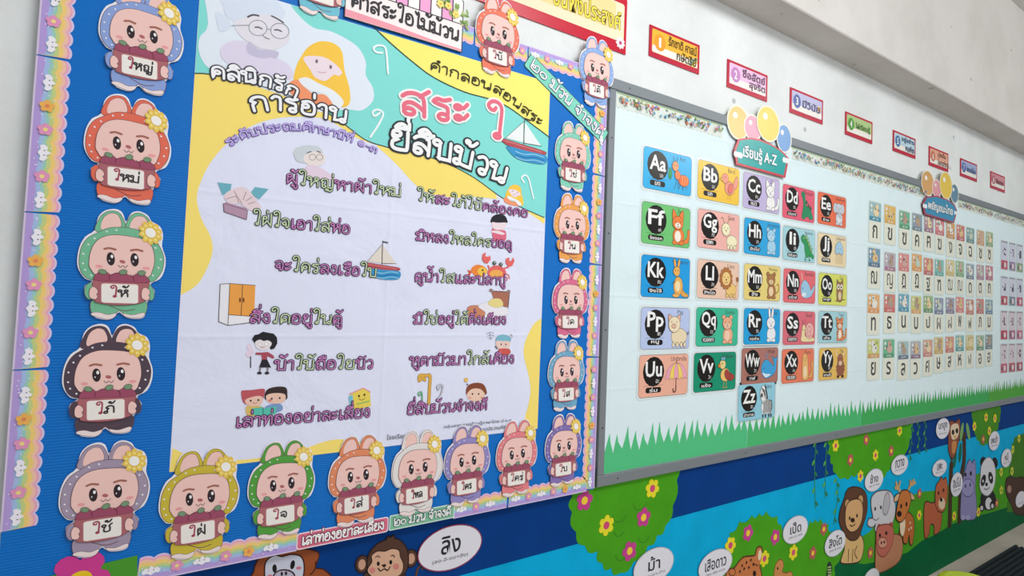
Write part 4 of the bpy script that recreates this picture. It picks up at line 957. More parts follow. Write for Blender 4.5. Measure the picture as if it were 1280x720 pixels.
# ================================================================== alphabet picture cards
DK = .0114
INK_ = '#4a3a34'
class U:
    """drawing in card units: 1 = card height"""
    def __init__(s, A, cx, cz, h, w): s.A, s.cx, s.cz, s.h, s.w = A, cx, cz, h, w
    def m(s, x, y): return (s.cx - s.w / 2 + x * s.h, s.cz - s.h / 2 + y * s.h)
    def e(s, x, y, rx, ry, c, rot=0, ol=True): s.A.e(x, y, rx, ry, c, rot, m=s.m, ol=INK_ if ol else None, olw=.0026, n=16)
    def p(s, L, c, ol=True): s.A.sm(L, c, m=s.m, ol=INK_ if ol else None, olw=.0026, n=4)
    def l(s, L, c=INK_, w=.0019): s.A.stroke(smooth(L, False, 4) if len(L) > 2 else L, w, c, m=s.m)
    def eyes(s, x, y, g=.08, r=.014):
        for k in (-1, 1): s.e(x + k * g, y, r, r * 1.2, '#2c2422', ol=False)
def sit(u, c, ears, belly=None, tail=None, muzzle=None):
    if tail: tail(u)
    u.e(1.27, .28, .20, .21, c); 
    for x in (1.14, 1.38): u.e(x, .11, .08, .05, c)
    if belly: u.e(1.24, .27, .11, .14, belly, ol=False)
    for k in (-1, 1):
        if ears == 'round': u.e(1.23 + k * .15, .76, .065, .06, c)
        elif ears == 'point': u.p([(1.23 + k * .18, .92), (1.23 + k * .05, .78), (1.23 + k * .18, .66)], c)
        elif ears == 'long': u.e(1.23 + k * .07, .87, .045, .16, c, -8 * k)
        elif ears == 'floppy': u.e(1.23 + k * .22, .60, .06, .12, c, 20 * k)
        elif ears == 'big': u.e(1.23 + k * .20, .60, .13, .16, c)
    u.e(1.23, .60, .19, .165, c)
    if muzzle: u.e(1.23, .54, .10, .07, muzzle, ol=False)
    u.eyes(1.23, .62); u.e(1.23, .565, .022, .016, '#4a2c2c', ol=False); u.l([(1.19, .52), (1.23, .505), (1.27, .52)])
def a_ant(u):
    u.p([(.85, .42), (.9, .62), (.98, .5), (.93, .33)], '#2f9a58')
    for x in (1.15, 1.3, 1.45): u.l([(x, .34), (x - .04, .2), (x - .08, .12)]); u.l([(x + .05, .3), (x + .06, .15)])
    u.e(1.40, .36, .19, .14, '#ec6a3a'); 
    for x in (1.33, 1.42, 1.5): u.l([(x, .48), (x + .03, .36), (x - .01, .25)], '#f6b45a', .003)
    u.e(1.17, .47, .10, .11, '#ee8450'); u.e(1.08, .68, .11, .12, '#f2a068'); u.l([(1.05, .78), (1.0, .92)]); u.l([(1.12, .78), (1.16, .92)]); u.eyes(1.07, .7, .05)
def a_bird(u):
    for k in (0, .1): u.l([(1.22 + k, .3), (1.22 + k, .1)], '#c9803a', .002)
    u.p([(1.42, .52), (1.56, .78), (1.62, .58), (1.5, .42)], '#f0a08a'); u.e(1.27, .42, .2, .18, '#f29a84'); u.e(1.08, .66, .13, .13, '#f29a84'); u.p([(.95, .66), (.88, .62), (.97, .58)], '#f0c050')
    u.e(1.3, .42, .09, .13, '#e87868', -20); u.e(1.06, .69, .015, .018, '#2c2422', ol=False)
def a_dino(u):
    u.p([(1.0, .16), (1.08, .5), (1.02, .72), (.96, .8), (1.02, .9), (1.14, .86), (1.18, .66), (1.22, .5), (1.45, .4), (1.6, .14), (1.42, .1), (1.38, .16), (1.2, .14), (1.16, .08), (1.04, .08)], '#2f8f62')
    u.e(1.06, .84, .014, .016, '#1c1c1c', ol=False)
    for x, y in ((1.2, .6), (1.3, .5), (1.42, .44)): u.p([(x, y - .03), (x + .05, y + .06), (x + .09, y - .04)], '#1f6f4c')
def a_eleph(u):
    sit(u, '#cfd6de', 'big', '#e6ebef'); u.p([(1.2, .58), (1.27, .57), (1.28, .42), (1.36, .36), (1.33, .31), (1.22, .36)], '#cfd6de')
def a_iguana(u):
    u.p([(.98, .6), (.92, .72), (1.04, .82), (1.18, .74), (1.32, .56), (1.42, .36), (1.62, .22), (1.58, .12), (1.4, .2), (1.24, .14), (1.14, .3), (1.1, .52)], '#2f9a58')
    for i in range(5): x = 1.16 + .07 * i; y = .8 - .1 * i; u.p([(x, y - .06), (x + .07, y + .05), (x + .06, y - .08)], '#8fc44a')
    u.e(1.06, .72, .02, .024, '#f4f4e0'); u.l([(1.2, .2), (1.14, .08), (1.22, .07)], '#2f9a58', .004); u.l([(1.4, .22), (1.36, .08), (1.44, .07)], '#2f9a58', .004)
def a_jelly(u):
    for i in range(5): x = 1.08 + .09 * i; u.l([(x, .45), (x + .02, .33), (x - .02, .22), (x + .01, .1)], '#c8a46a', .0028)
    u.p([(1.02, .45), (1.05, .68), (1.26, .82), (1.46, .68), (1.5, .45), (1.38, .4), (1.26, .45), (1.14, .4)], '#a9cfe6'); u.eyes(1.25, .58)
def a_kang(u):
    u.p([(1.36, .3), (1.5, .16), (1.64, .1), (1.6, .04), (1.4, .08)], '#e8a850'); u.e(1.27, .3, .16, .23, '#efb45c')
    u.e(1.2, .07, .12, .045, '#efb45c'); u.e(1.25, .3, .09, .13, '#f8dfae', ol=False)
    for k in (-1, 1): u.e(1.2 + k * .07, .86, .035, .11, '#efb45c', -12 * k)
    u.p([(1.08, .64), (1.14, .76), (1.28, .76), (1.3, .62), (1.2, .54)], '#efb45c'); u.eyes(1.2, .68, .05); u.l([(1.14, .42), (1.08, .36)], INK_, .003)
def a_lion(u):
    u.l([(1.45, .25), (1.6, .4), (1.62, .52)], '#d8a050', .004); u.e(1.62, .55, .05, .06, '#a86a3a')
    u.e(1.36, .26, .22, .17, '#f0c878'); 
    for x in (1.2, 1.36, 1.5): u.e(x, .1, .06, .045, '#f0c878')
    u.A.stroke([u.m(*q) for q in scal(1.14, .56, .27, .3, 12, .16)], .0013, INK_, closed=True); u.A.fill([u.m(*q) for q in scal(1.14, .56, .27, .3, 12, .16)], '#b8743c')
    u.e(1.14, .55, .17, .18, '#f4cf86'); u.eyes(1.14, .59, .07); u.e(1.14, .52, .03, .022, '#5a3228', ol=False); u.l([(1.08, .46), (1.14, .44), (1.2, .46)])
def a_nar(u):
    u.l([(1.0, .62), (.92, .9)], '#f2e2b0', .003); u.p([(.92, .3), (.92, .55), (1.1, .7), (1.32, .58), (1.44, .4), (1.55, .5), (1.66, .56), (1.6, .4), (1.52, .3), (1.4, .2), (1.1, .16)], '#9fcbe6'); u.e(1.06, .26, .12, .07, '#dfeef6', ol=False); u.e(1.0, .45, .018, .022, '#222222', ol=False)
def a_owl(u):
    u.l([(1.0, .14), (1.56, .2)], '#6a4a30', .004); u.p([(1.08, .2), (1.06, .6), (1.08, .84), (1.18, .76), (1.32, .76), (1.42, .84), (1.44, .6), (1.4, .2), (1.25, .12)], '#9a7250')
    u.e(1.25, .32, .1, .14, '#e6cfa8', ol=False)
    for k in (-1, 1): u.e(1.25 + k * .09, .6, .085, .09, '#f6ecd8'); u.e(1.25 + k * .08, .6, .035, .04, '#2a2220', ol=False)
    u.p([(1.22, .52), (1.28, .52), (1.25, .44)], '#e8a040')
def a_snail(u):
    u.p([(.98, .1), (.96, .3), (1.02, .56), (1.1, .6), (1.16, .5), (1.16, .25), (1.6, .2), (1.62, .1)], '#f2dca8'); u.l([(1.03, .58), (1.0, .74)]); u.l([(1.1, .6), (1.14, .75)])
    u.e(1.38, .42, .22, .24, '#f2b8b0'); u.l([(1.5, .32), (1.36, .24), (1.24, .4), (1.36, .56), (1.48, .46), (1.4, .36), (1.35, .42)], '#b0605c', .0022); u.eyes(1.06, .44, .035)
def a_umb(u):
    u.l([(1.26, .76), (1.26, .2)], '#7a4a38', .0045); u.l([(1.26, .22), (1.25, .1), (1.18, .08), (1.16, .15)], '#7a4a38', .0055); u.l([(1.26, .74), (1.26, .85)], '#7a4a38', .003)
    cols = ('#f2a8bc', '#f6d86a', '#f2a8bc', '#f6d86a', '#f2a8bc'); xs_ = [.88, 1.03, 1.18, 1.34, 1.49, 1.64]
    for i in range(5):
        tri = [(1.26, .78)] + [(1.26 + (xs_[i] - 1.26) * math.sin(t * math.pi / 12), .38 + .4 * math.cos(t * math.pi / 12)) for t in range(1, 6)] + [(xs_[i], .38), ((xs_[i] + xs_[i + 1]) / 2, .43), (xs_[i + 1], .38)] + [(1.26 + (xs_[i + 1] - 1.26) * math.sin(t * math.pi / 12), .38 + .4 * math.cos(t * math.pi / 12)) for t in range(5, 0, -1)]
        u.A.stroke([u.m(*q) for q in tri], .0013, INK_, closed=True); u.A.fill([u.m(*q) for q in tri], cols[i])
def a_vult(u):
    for k in (0, .1): u.l([(1.2 + k, .3), (1.19 + k, .08)], '#c99a4a', .0022); u.l([(1.14 + k, .07), (1.24 + k, .07)], '#c99a4a', .0022)
    u.p([(1.4, .44), (1.62, .36), (1.56, .26), (1.38, .26)], '#a8443c'); u.e(1.24, .4, .19, .17, '#f0c870'); u.e(1.32, .4, .1, .14, '#a8443c', 30); u.e(1.12, .68, .12, .12, '#f0d890')
    for k in range(3): u.e(1.08 + .05 * k, .83, .022, .05, '#7fc4dc', 15 - 15 * k)
    u.p([(1.0, .7), (.92, .64), (1.02, .6)], '#e88a3a'); u.e(1.1, .7, .016, .02, '#222222', ol=False)
def a_whale(u):
    u.p([(.92, .3), (.92, .52), (1.1, .66), (1.34, .56), (1.46, .46), (1.46, .62), (1.4, .74), (1.54, .68), (1.66, .74), (1.6, .56), (1.58, .34), (1.4, .2), (1.1, .14)], '#3fa4dc'); u.p([(.94, .3), (1.1, .26), (1.34, .24), (1.1, .16)], '#dceef8', ol=False); u.e(1.02, .42, .018, .022, '#222222', ol=False)
    u.l([(1.12, .7), (1.08, .84)], '#3fa4dc', .002); u.l([(1.12, .7), (1.18, .84)], '#3fa4dc', .002)
def a_xerus(u):
    u.p([(1.36, .14), (1.56, .3), (1.52, .56), (1.62, .62), (1.66, .4), (1.58, .12)], '#e8a45a'); u.p([(1.08, .1), (1.06, .5), (1.08, .78), (1.18, .86), (1.3, .78), (1.36, .5), (1.36, .1)], '#f0b870'); u.e(1.21, .3, .09, .18, '#f8e2b8', ol=False); u.eyes(1.19, .7, .06); u.e(1.19, .64, .018, .014, '#4a2c2c', ol=False)
def a_zebra(u):
    u.e(1.3, .32, .26, .2, '#f2f2f0'); 
    for x in (1.12, 1.24, 1.4, 1.5): u.l([(x, .2), (x, .06)], '#f2f2f0', .008); u.l([(x, .1), (x, .05)], '#2c2c30', .008)
    u.p([(1.0, .6), (.98, .76), (1.08, .92), (1.2, .84), (1.26, .5), (1.12, .44)], '#f2f2f0')
    for i in range(6): x = 1.14 + .07 * i; u.l([(x, .5), (x + .03, .32), (x - .01, .16)], '#2c2c30', .0034)
    for i in range(3): u.l([(1.04 + .06 * i, .86 - .03 * i), (1.14 + .04 * i, .74 - .1 * i)], '#2c2c30', .003)
    u.l([(1.2, .9), (1.3, .56)], '#2c2c30', .006); u.e(1.04, .66, .05, .06, '#5a5a60', ol=False); u.e(1.08, .78, .014, .018, '#222222', ol=False)
def tl(c): return lambda u: u.p([(1.4, .12), (1.58, .26), (1.6, .46), (1.68, .4), (1.62, .14)], c)
def a_goat(u):
    for k in (-1, 1): u.l([(1.12 + k * .06, .72), (1.12 + k * .14, .86), (1.12 + k * .2, .84)], '#a88a5a', .004)
    u.e(1.38, .26, .22, .16, '#f4ecc4')
    for x in (1.24, 1.36, 1.5): u.e(x, .1, .045, .06, '#f4ecc4')
    u.e(1.12, .56, .17, .17, '#f4ecc4'); u.eyes(1.12, .6, .07); u.e(1.12, .53, .024, .018, '#5a4030', ol=False)
def a_pig(u):
    u.e(1.32, .3, .28, .2, '#f0dcb8')
    for x in (1.12, 1.26, 1.4, 1.52): u.e(x, .1, .045, .06, '#f0dcb8')
    for k in (-1, 1): u.p([(1.13 + k * .2, .84), (1.13 + k * .08, .76), (1.13 + k * .19, .66)], '#e8b8a0')
    u.e(1.13, .6, .2, .19, '#f4e2c0'); u.e(1.11, .56, .075, .05, '#e8b8a0'); u.eyes(1.12, .66, .09); u.l([(1.58, .36), (1.64, .42), (1.62, .34)])
def a_yak(u):
    for k in (-1, 1): u.l([(1.25 + k * .14, .74), (1.25 + k * .24, .82), (1.25 + k * .22, .92)], '#e8dcc0', .005)
    u.A.fill([u.m(*q) for q in scal(1.27, .34, .27, .27, 12, .14)], '#9a5a40'); u.e(1.25, .62, .17, .18, '#a86a4c'); u.e(1.25, .5, .11, .08, '#e8c4a4'); u.eyes(1.25, .64, .07)
    for x in (1.12, 1.4): u.e(x, .08, .06, .04, '#3a2a24')
CARDS = [
 ('Aa', 835, 215, '#2fb0e8', 'Ant', 'มด', 'แอะ', a_ant, 'an orange ant on bright blue'),
 ('Bb', 898.75, 229, '#f4c644', 'Bird', 'นก', 'บะ', a_bird, 'a pink bird on yellow'),
 ('Cc', 952, 241.8, '#c6b8de', 'Cat', 'แมว', 'คะ', lambda u: sit(u, '#f4f2f0', 'point', None, tl('#f4f2f0')), 'a white cat on lavender'),
 ('Dd', 998.5, 255, '#e8627a', 'Dinosaur', 'ไดโนเสาร์', 'ดะ', a_dino, 'a green dinosaur on pink red'),
 ('Ee', 1040, 263, '#ee724e', 'Elephant', 'ช้าง', 'เอะ', a_eleph, 'a pale elephant on orange'),
 ('Ff', 833, 281.8, '#72c676', 'Fox', 'จิ้งจอก', 'ฟะ', lambda u: sit(u, '#ee8440', 'point', '#f8efe2', tl('#ee8440'), '#f8efe2'), 'an orange fox on green'),
 ('Gg', 898.5, 288.5, '#f2b6ac', 'Goat', 'แพะ', 'กะ', a_goat, 'a cream goat on pale pink'),
 ('Hh', 953, 297.5, '#31a8e0', 'Hippopotamus', 'ฮิปโป', 'ฮะ', lambda u: sit(u, '#a8d4ec', 'round', None, None, '#c8e6f4'), 'a light blue hippo on blue'),
 ('Ii', 999, 306, '#aad8e0', 'Iguana', 'อีกัวนา', 'อิ', a_iguana, 'a green iguana on pale blue'),
 ('Jj', 1040, 313, '#f0dcb2', 'Jellyfish', 'แมงกะพรุน', 'จะ', a_jelly, 'a blue jellyfish on cream'),
 ('Kk', 832.5, 346.5, '#1f9ee2', 'Kangaroo', 'จิงโจ้', 'คะ', a_kang, 'a golden kangaroo on deep blue'),
 ('Ll', 898, 350, '#efc9b2', 'Lion', 'สิงโต', 'ละ', a_lion, 'a brown maned lion on peach'),
 ('Mm', 953, 353.5, '#ecd680', 'Monkey', 'ลิง', 'มะ', lambda u: sit(u, '#b07a4a', 'round', '#f0d4a8', lambda v: v.l([(1.44, .2), (1.6, .3), (1.6, .48), (1.52, .46)], '#b07a4a', .005), '#f0d4a8'), 'a brown monkey on pale yellow'),
 ('Nn', 999.5, 358, '#e86e76', 'Narwhal', 'นาร์วาฬ', 'นะ', a_nar, 'a pale blue narwhal on coral'),
 ('Oo', 1041, 362, '#dce068', 'Owl', 'นกฮูก', 'ออ', a_owl, 'a brown owl on lime yellow'),
 ('Pp', 832, 410.5, '#bccaee', 'Pig', 'หมู', 'พะ', a_pig, 'a cream pig on pale periwinkle'),
 ('Qq', 896.7, 408.7, '#3fbe98', 'Quokka', 'ควอกกา', 'ควะ', lambda u: sit(u, '#f0b08c', 'round', '#f6d0b4', None, '#f6d0b4'), 'a peach quokka on green'),
 ('Rr', 952.7, 408, '#20a4e0', 'Rabbit', 'กระต่าย', 'ระ', lambda u: sit(u, '#f2f4f6', 'long', None, None), 'a white rabbit on blue'),
 ('Ss', 999, 410, '#e06e7c', 'Snail', 'หอยทาก', 'ซะ', a_snail, 'a cream snail on rose'),
 ('Tt', 1041, 409, '#a8d6dc', 'Tiger', 'เสือ', 'ทะ', lambda u: (sit(u, '#ec8f58', 'round', '#f8ead8', tl('#ec8f58'), '#f8ead8'), [u.l([(x, y), (x + .06, y - .01)], INK_, .003) for x, y in ((1.1, .36), (1.38, .36), (1.4, .28), (1.08, .28), (1.2, .74), (1.06, .62), (1.34, .62))]), 'an orange tiger on pale teal'),
 ('Uu', 830, 469, '#f2b49c', 'Umbrella', 'ร่ม', 'อะ', a_umb, 'a pink and yellow umbrella on peach'),
 ('Vv', 894, 464.5, '#0f9470', 'Vulture', 'แร้ง', 'วะ', a_vult, 'a crested vulture on dark green'),
 ('Ww', 950, 457, '#b0766a', 'Whale', 'วาฬ', 'วะ', a_whale, 'a blue whale on brown'),
 ('Xx', 997.5, 457, '#ee805e', 'Xerus', 'กระรอก', 'เอ็กซ์', a_xerus, 'a long golden squirrel on orange'),
 ('Yy', 1041.5, 454.5, '#ecc060', 'Yak', 'จามรี', 'ยะ', a_yak, 'a brown yak on golden yellow'),
 ('Zz', 946, 501.7, '#98d2e4', 'Zebra', 'ม้าลาย', 'ซะ', a_zebra, 'a striped zebra on sky blue'),
]
CW, CH = .226, .134
for lt, x, y, col, en, th, snd, fn, lab in CARDS:
    cx, cz = W(x, y, DK); g = .0075
    A = Art(DK, 'lam'); A.slab(rrect(cx - CW / 2 - g, cz - CH / 2 - g, cx + CW / 2 + g, cz + CH / 2 + g, .014), '#dfe9e9', .0004)
    root = tag(A.build('alphabet_card'), f'laminated alphabet card {lt} showing {lab}', 'alphabet card', 'alphabet picture cards on the bulletin board')
    a = Art(DK + .0005, 'lam'); a.stroke(rrect(cx - CW / 2 + .0015, cz - CH / 2 + .0015, cx + CW / 2 - .0015, cz + CH / 2 - .0015, .011), .0034, '#434a4e', closed=True)
    a.fill(rrect(cx - CW / 2 + .001, cz - CH / 2 + .001, cx + CW / 2 - .001, cz + CH / 2 - .001, .011), col)
    u = U(a, cx, cz, CH, CW)
    small(a, en, *u.m(1.34, .89), .0092 * len(en) if len(en) < 9 else .074, .016, '#3c3a3c')
    a.stroke([u.m(.16, .265), u.m(.80, .275)], .0009, '#4a4a4a')
    a.build('printed_face', root)
    a = Art(DK + .0008, 'lam'); u.A = a; u.e(.485, .60, .355, .355, '#18120f', ol=False)
    small(a, snd, *u.m(.62, .37), .016, .012, '#f0eeec'); 
    a.fill([u.m(*q) for q in rrect(.23, .10, .75, .23, .06)], '#1b1512'); small(a, th, *u.m(.49, .165), min(.012 * len(th), .056), .0125, '#f0eeec', .02)
    a.build('black_badge', root)
    a = Art(DK + .0013, 'lam'); small(a, lt, *u.m(.485, .66), .074 if lt not in ('Ii', 'Jj', 'Ll', 'Mm', 'Ww') else {'Ii': .044, 'Jj': .050, 'Ll': .044, 'Mm': .084, 'Ww': .086}[lt], .050 if lt not in ('Gg', 'Jj', 'Pp', 'Qq', 'Yy') else .064, '#f6f6f4', .022); a.build('letters', root)
    a = Art(DK + .0008, 'lam'); u.A = a; fn(u); a.build('picture', root)

# ================================================================== Thai letter cards, four rows of eleven
ROWS = ['กขฃคฅฆงจฉชซ', 'ฌญฎฏฐฑฒณดตถ', 'ทธนบปผฝพฟภม', 'ยรลวศษสหฬอฮ']
XS = [2.701, 2.85, 2.999, 3.137, 3.274, 3.407, 3.548, 3.68, 3.821, 3.974, 4.115]
TC = [['#86b6c4', '#ecb244', '#56b083', '#7890a8', '#a8788c', '#de6a74', '#dc9448', '#d65a5c', '#5f9898', '#d49e6c', '#8cb07c'],
      ['#5f8cae', '#b6a6b8', '#e67878', '#ee9e4a', '#d8705e', '#6abab0', '#dcc87a', '#84b884', '#8496a8', '#b88498', '#c85a7c'],
      ['#eea65a', '#d8685e', '#529ebe', '#ccc85c', '#84ac6a', '#848cae', '#948aa8', '#e87878', '#d67c6c', '#d8665e', '#7494b0'],
      ['#ccce62', '#52ae7c', '#9cbcc4', '#a6a8b8', '#d88e7c', '#deb868', '#de7e6e', '#6cb0b0', '#dcc874', '#7aa684', '#647e8a']]
TS = [['#1f7f9f', '#e0a040', '#2f8a5c', '#5a7088', '#8a5870', '#c8505c', '#c87a38', '#b83c44', '#3f7474', '#c8804c', '#6a945c'],
      ['#3a5c80', '#a06080', '#d86868', '#e08a3a', '#b84c48', '#4c9c98', '#c8ac58', '#5c9860', '#5a6a80', '#9a607a', '#a83c60'],
      ['#e88a44', '#c84a48', '#2f84a8', '#e0984a', '#4f8050', '#5a648c', '#6a5c84', '#d86060', '#c8604e', '#b84444', '#3f6890'],
      ['#d08a3c', '#2f8a5c', '#4a5c7c', '#7a5a78', '#c86a60', '#c89844', '#c85c4c', '#2f8888', '#c8a04c', '#3f7c58', '#4a6070']]
RN = ['top', 'second', 'third', 'bottom']
CN = {'#86b6c4': 'teal'}
def cname(h):
    r, g, b = (int(h[i:i + 2], 16) for i in (1, 3, 5)); mx_, mn = max(r, g, b), min(r, g, b)
    if mx_ - mn < 34: return 'grey' if b <= r + 12 else 'slate grey'
    if mx_ == r:
        if g > .86 * r: return 'yellow' if b < 150 else 'pale yellow'
        if g > .64 * r: return 'orange'
        return 'red' if b < .75 * r and g < .56 * r else ('mauve' if b > .7 * r else 'coral')
    if mx_ == g: return 'yellow green' if r > .9 * g else 'green'
    return 'blue' if b - r > 50 else ('violet grey' if r > g else 'slate blue')
random.seed(12)
ZR = [(.415, .415), (.194, .206), (-.015, .005), (-.223, -.208)]
PH = random.Random(3)
def pale(h, k=.22):  # mixes print colours towards white, painting in the hazy glare on the laminate
    return '#' + ''.join('%02x' % round(int(h[i:i + 2], 16) * (1 - k) + t * k) for i, t in ((1, 225), (3, 236), (5, 226)))
def thaicard(ch, cx, cz, col, strip_, label):
    col, strip_ = pale(col), pale(strip_)
    w, h = .110, .186
    A = Art(DK, 'lam'); A.slab(rrect(cx - w / 2 - .006, cz - h / 2 - .005, cx + w / 2 + .006, cz + h / 2 + .005, .01), '#d6e6df', .0004)
    r = tag(A.build('thai_letter_card'), label, 'letter card', 'Thai letter cards in four rows')
    a = Art(DK + .0006, 'lam'); a.fill(rrect(cx - w / 2, cz - h / 2, cx + w / 2, cz + h / 2, .006), '#eceddc')
    small(a, ch, cx, cz - h * .23, .046 if ch not in 'ณญฌฒ' else .060, .062 if ch not in 'ญฐฎฏ' else .074, '#46423e', .002 if ch in 'ผฝฬฒณญ' else .016)
    a.build('letter', r)
    a = Art(DK + .0009, 'lam'); z0 = cz + h * .03
    a.fill(rrect(cx - w / 2 + .001, z0, cx + w / 2 - .001, cz + h / 2 - .001, .005), col); a.fill(rrect(cx - w / 2 + .001, z0, cx + w / 2 - .001, z0 + .020, .004), strip_)
    zc = (z0 + .02 + cz + h / 2) / 2; k = PH.random()
    c2 = PH.choice(['#f0ece0', '#e8c890', '#d8b0a0', '#c8d8c8', '#f2dcb0', '#b8a090'])
    a.e(cx + .008, zc - .012, .026, .019, c2, PH.uniform(-20, 20), ol='#5a5450', olw=.0012); a.e(cx + PH.uniform(-.012, .018), zc + .014, .015, .014, c2, ol='#5a5450', olw=.0012)
    for q in range(3): a.e(cx + PH.uniform(-.03, .035), zc + PH.uniform(-.02, .02), .006, .005, PH.choice(['#5a8a60', '#b8604c', '#4a5a78', '#e0b850']))
    a.e(cx - w * .34, cz + h * .40, .009, .009, '#f4f2ea'); a.e(cx - w * .34, cz + h * .28, .007, .006, '#f4f2ea')
    small(a, ch, cx + .0, z0 + .010, .05, .008, '#f2eee4'); a.build('picture', r)
for ri, row in enumerate(ROWS):
    for ci, ch in enumerate(row):
        t = ci / 10; cz = EYE + ZR[ri][0] * (1 - t) + ZR[ri][1] * t; cx = XS[ci]
        # plane of the cards is a little in front of the wall the sizes were measured on
        s_ = (DIST - DK) / DIST; cx *= s_; cz = EYE + (cz - EYE) * s_
        cz += random.uniform(-.008, .006) + (-.014 if ri == 3 and 2 <= ci <= 4 else 0)
        thaicard(ch, cx + random.uniform(-.003, .003), cz, TC[ri][ci], TS[ri][ci], f'laminated Thai letter card {ch} with {cname(TC[ri][ci])} picture, {RN[ri]} row')
VW = [['ะ', 'า', 'ิ', 'ี'], ['ึ', 'ื', 'ุ', 'ู'], ['เ', 'แ', 'โ', 'ใ'], ['ไ', 'ำ', '็', 'ั']]
VC = [['#c8405c', '#9a86a8', '#8aa878', '#c8607c'], ['#c04050', '#7a90a0', '#c84870', '#8a9ac0'], ['#c02c50', '#b06488', '#c86a8a', '#a88ab0'], ['#c85870', '#b85060', '#b04458', '#c07a8a']]
VX = [W(1255.3, 330, DK)[0]]; VX = [VX[0] + .1365 * i + (.004 if i else 0) for i in range(4)]
VZ = [W(1255, 319, DK)[1], W(1255, 363.5, DK)[1], W(1255, 406.5, DK)[1], W(1255, 448, DK)[1]]
VN = ['nearest the Thai letter cards', 'second vowel column', 'third vowel column', 'fourth vowel column']
for ri in range(4):
    for ci in range(3):
        w, h = .112, .178; cx, cz = VX[ci], VZ[ri]; v = VW[ri][ci]
        A = Art(DK, 'lam'); A.slab(rrect(cx - w / 2 - .006, cz - h / 2 - .004, cx + w / 2 + .006, cz + h / 2 + .004, .006), '#d6e2e2', .0004)
        r = tag(A.build('thai_vowel_card'), f'{RN[ri]} row vowel card with {["red", "mauve", "pink", "rose"][ci]} foot strip, {VN[ci]}', 'vowel card', 'Thai vowel cards at the far right of the board')
        a = Art(DK + .0006, 'lam'); a.fill(rrect(cx - w / 2, cz - h / 2, cx + w / 2, cz + h / 2, .004), '#d9dcec' if ri < 2 else '#e2d3da'); 
        for k in range(5): a.e(cx - w * .36 + k * w * .18, cz + h * .47, .006, .005, '#3a4040')
        a.build('printed_face', r)
        a = Art(DK + .0010, 'lam'); small(a, v, cx + .008, cz + h * .14, .034, .05, '#3c4046', .006); small(a, '-', cx - .026, cz + h * .14, .018, .006, '#3c4046'); a.build('vowel', r)
        a = Art(DK + .0008, 'lam'); a.fill(rrect(cx - w / 2 + .002, cz - h / 2 + .001, cx + w / 2 - .002, cz - h * .18, .003), VC[ri][ci]); a.e(cx + .01, cz - h * .34, .02, .018, '#f0d8d8', ol='#5a4a50', olw=.001); a.e(cx - .03, cz - h * .36, .008, .012, '#3c3a48'); a.build('picture', r)
# ================================================================== painted mural below the boards
DM = .0009
def leafbush(name, outline, label, col='#4ca41c', d=DM, group=None, arcs=()):
    A = Art(d, 'mural'); p = px(outline, d); A.slab(p, col, .0004, kind='mural')
    for x, y, r in arcs:
        X, Z = W(x, y, d); A.stroke([(X + r * math.cos(math.radians(t)), Z + r * math.sin(math.radians(t))) for t in range(200, 340, 20)], .003, '#3d8422')
    return tag(A.build(name), label, 'bush', group)
def wig(L, amp=.012, step=.05, d=DM):
    """scalloped version of a pixel outline (kept as pixels -> wall inside px)"""
    return smooth(L, False, 3)
def scallop(ptsw, step=.055, amp=.016):
    out = []
    for a, b in zip(ptsw, ptsw[1:]):
        l = math.dist(a, b); n = max(1, round(l / step)); tx, tz = (b[0] - a[0]) / l, (b[1] - a[1]) / l
        for i in range(n):
            for k in range(4):
                t = (i + k / 4) / n; o = amp * math.sin(math.pi * k / 4)
                out.append((a[0] + (b[0] - a[0]) * t + tz * o, a[1] + (b[1] - a[1]) * t - tx * o))
    out.append(ptsw[-1]); return out
def bush(outer, rest, label, d, col='#4ca41c', step=.055, amp=.014, arcs=(), flip=False, name='bush'):
    A = Art(d, 'mural'); o = px(outer, d); o = scallop(o[::-1], step, amp)[::-1] if flip else scallop(o, step, amp)
    A.slab(o + px(rest, d), col, .0004, kind='mural')
    for x, y, r in arcs:
        X, Z = W(x, y, d); A.stroke([(X + r * math.cos(math.radians(t)), Z + r * math.sin(math.radians(t))) for t in range(190, 350, 20)], .0035, '#3f8a24')
    return tag(A.build(name), label, 'painted bush')
bush([(716, 600), (715, 640), (720, 665), (731, 682), (747, 689), (753, 704), (775, 716), (792, 702), (810, 682), (832, 657), (841, 632), (846, 600), (847, 575)], [], 'big green bush with flowers hanging under the corner where the two boards meet', DM, arcs=((775, 640, .03), (800, 625, .03), (777, 690, .025), (805, 668, .025), (774, 662, .02)))
bush([(1036, 545), (1038, 570), (1045, 592), (1056, 597), (1072, 591), (1085, 594), (1098, 602), (1108, 590), (1120, 570), (1132, 566), (1137, 548), (1140, 520)], [], 'green flowering bush hanging under the board above the lion and elephant', DM, arcs=((1090, 575, .03),))
bush([(1042, 735), (1046, 700), (1043, 675), (1036, 655), (1026, 648), (1012, 650), (1004, 664)], [(985, 664), (982, 735)], 'rounded green bush with small flowers behind the spotted leopard and chick, right part', DM, flip=True)
bush([(1006, 735), (1004, 690), (990, 668), (977, 656), (972, 645), (958, 639), (940, 644), (924, 652), (912, 666), (906, 684), (898, 735)], [], 'rounded green bush with pink flowers behind the leopard', DM + .0006, flip=True)
bush([(1214.5, 500), (1216, 525), (1220, 545), (1228, 556), (1236, 552), (1246, 538), (1250, 520), (1250, 495)], [], 'small green flowering bush hanging under the far end of the board', DM, '#4c9028')
bush([(1258, 640), (1260, 600), (1262, 565), (1268, 545), (1280, 540), (1292, 545)], [(1292, 640)], 'green bush with yellow rings at the right edge of the photo', DM, '#477f28')
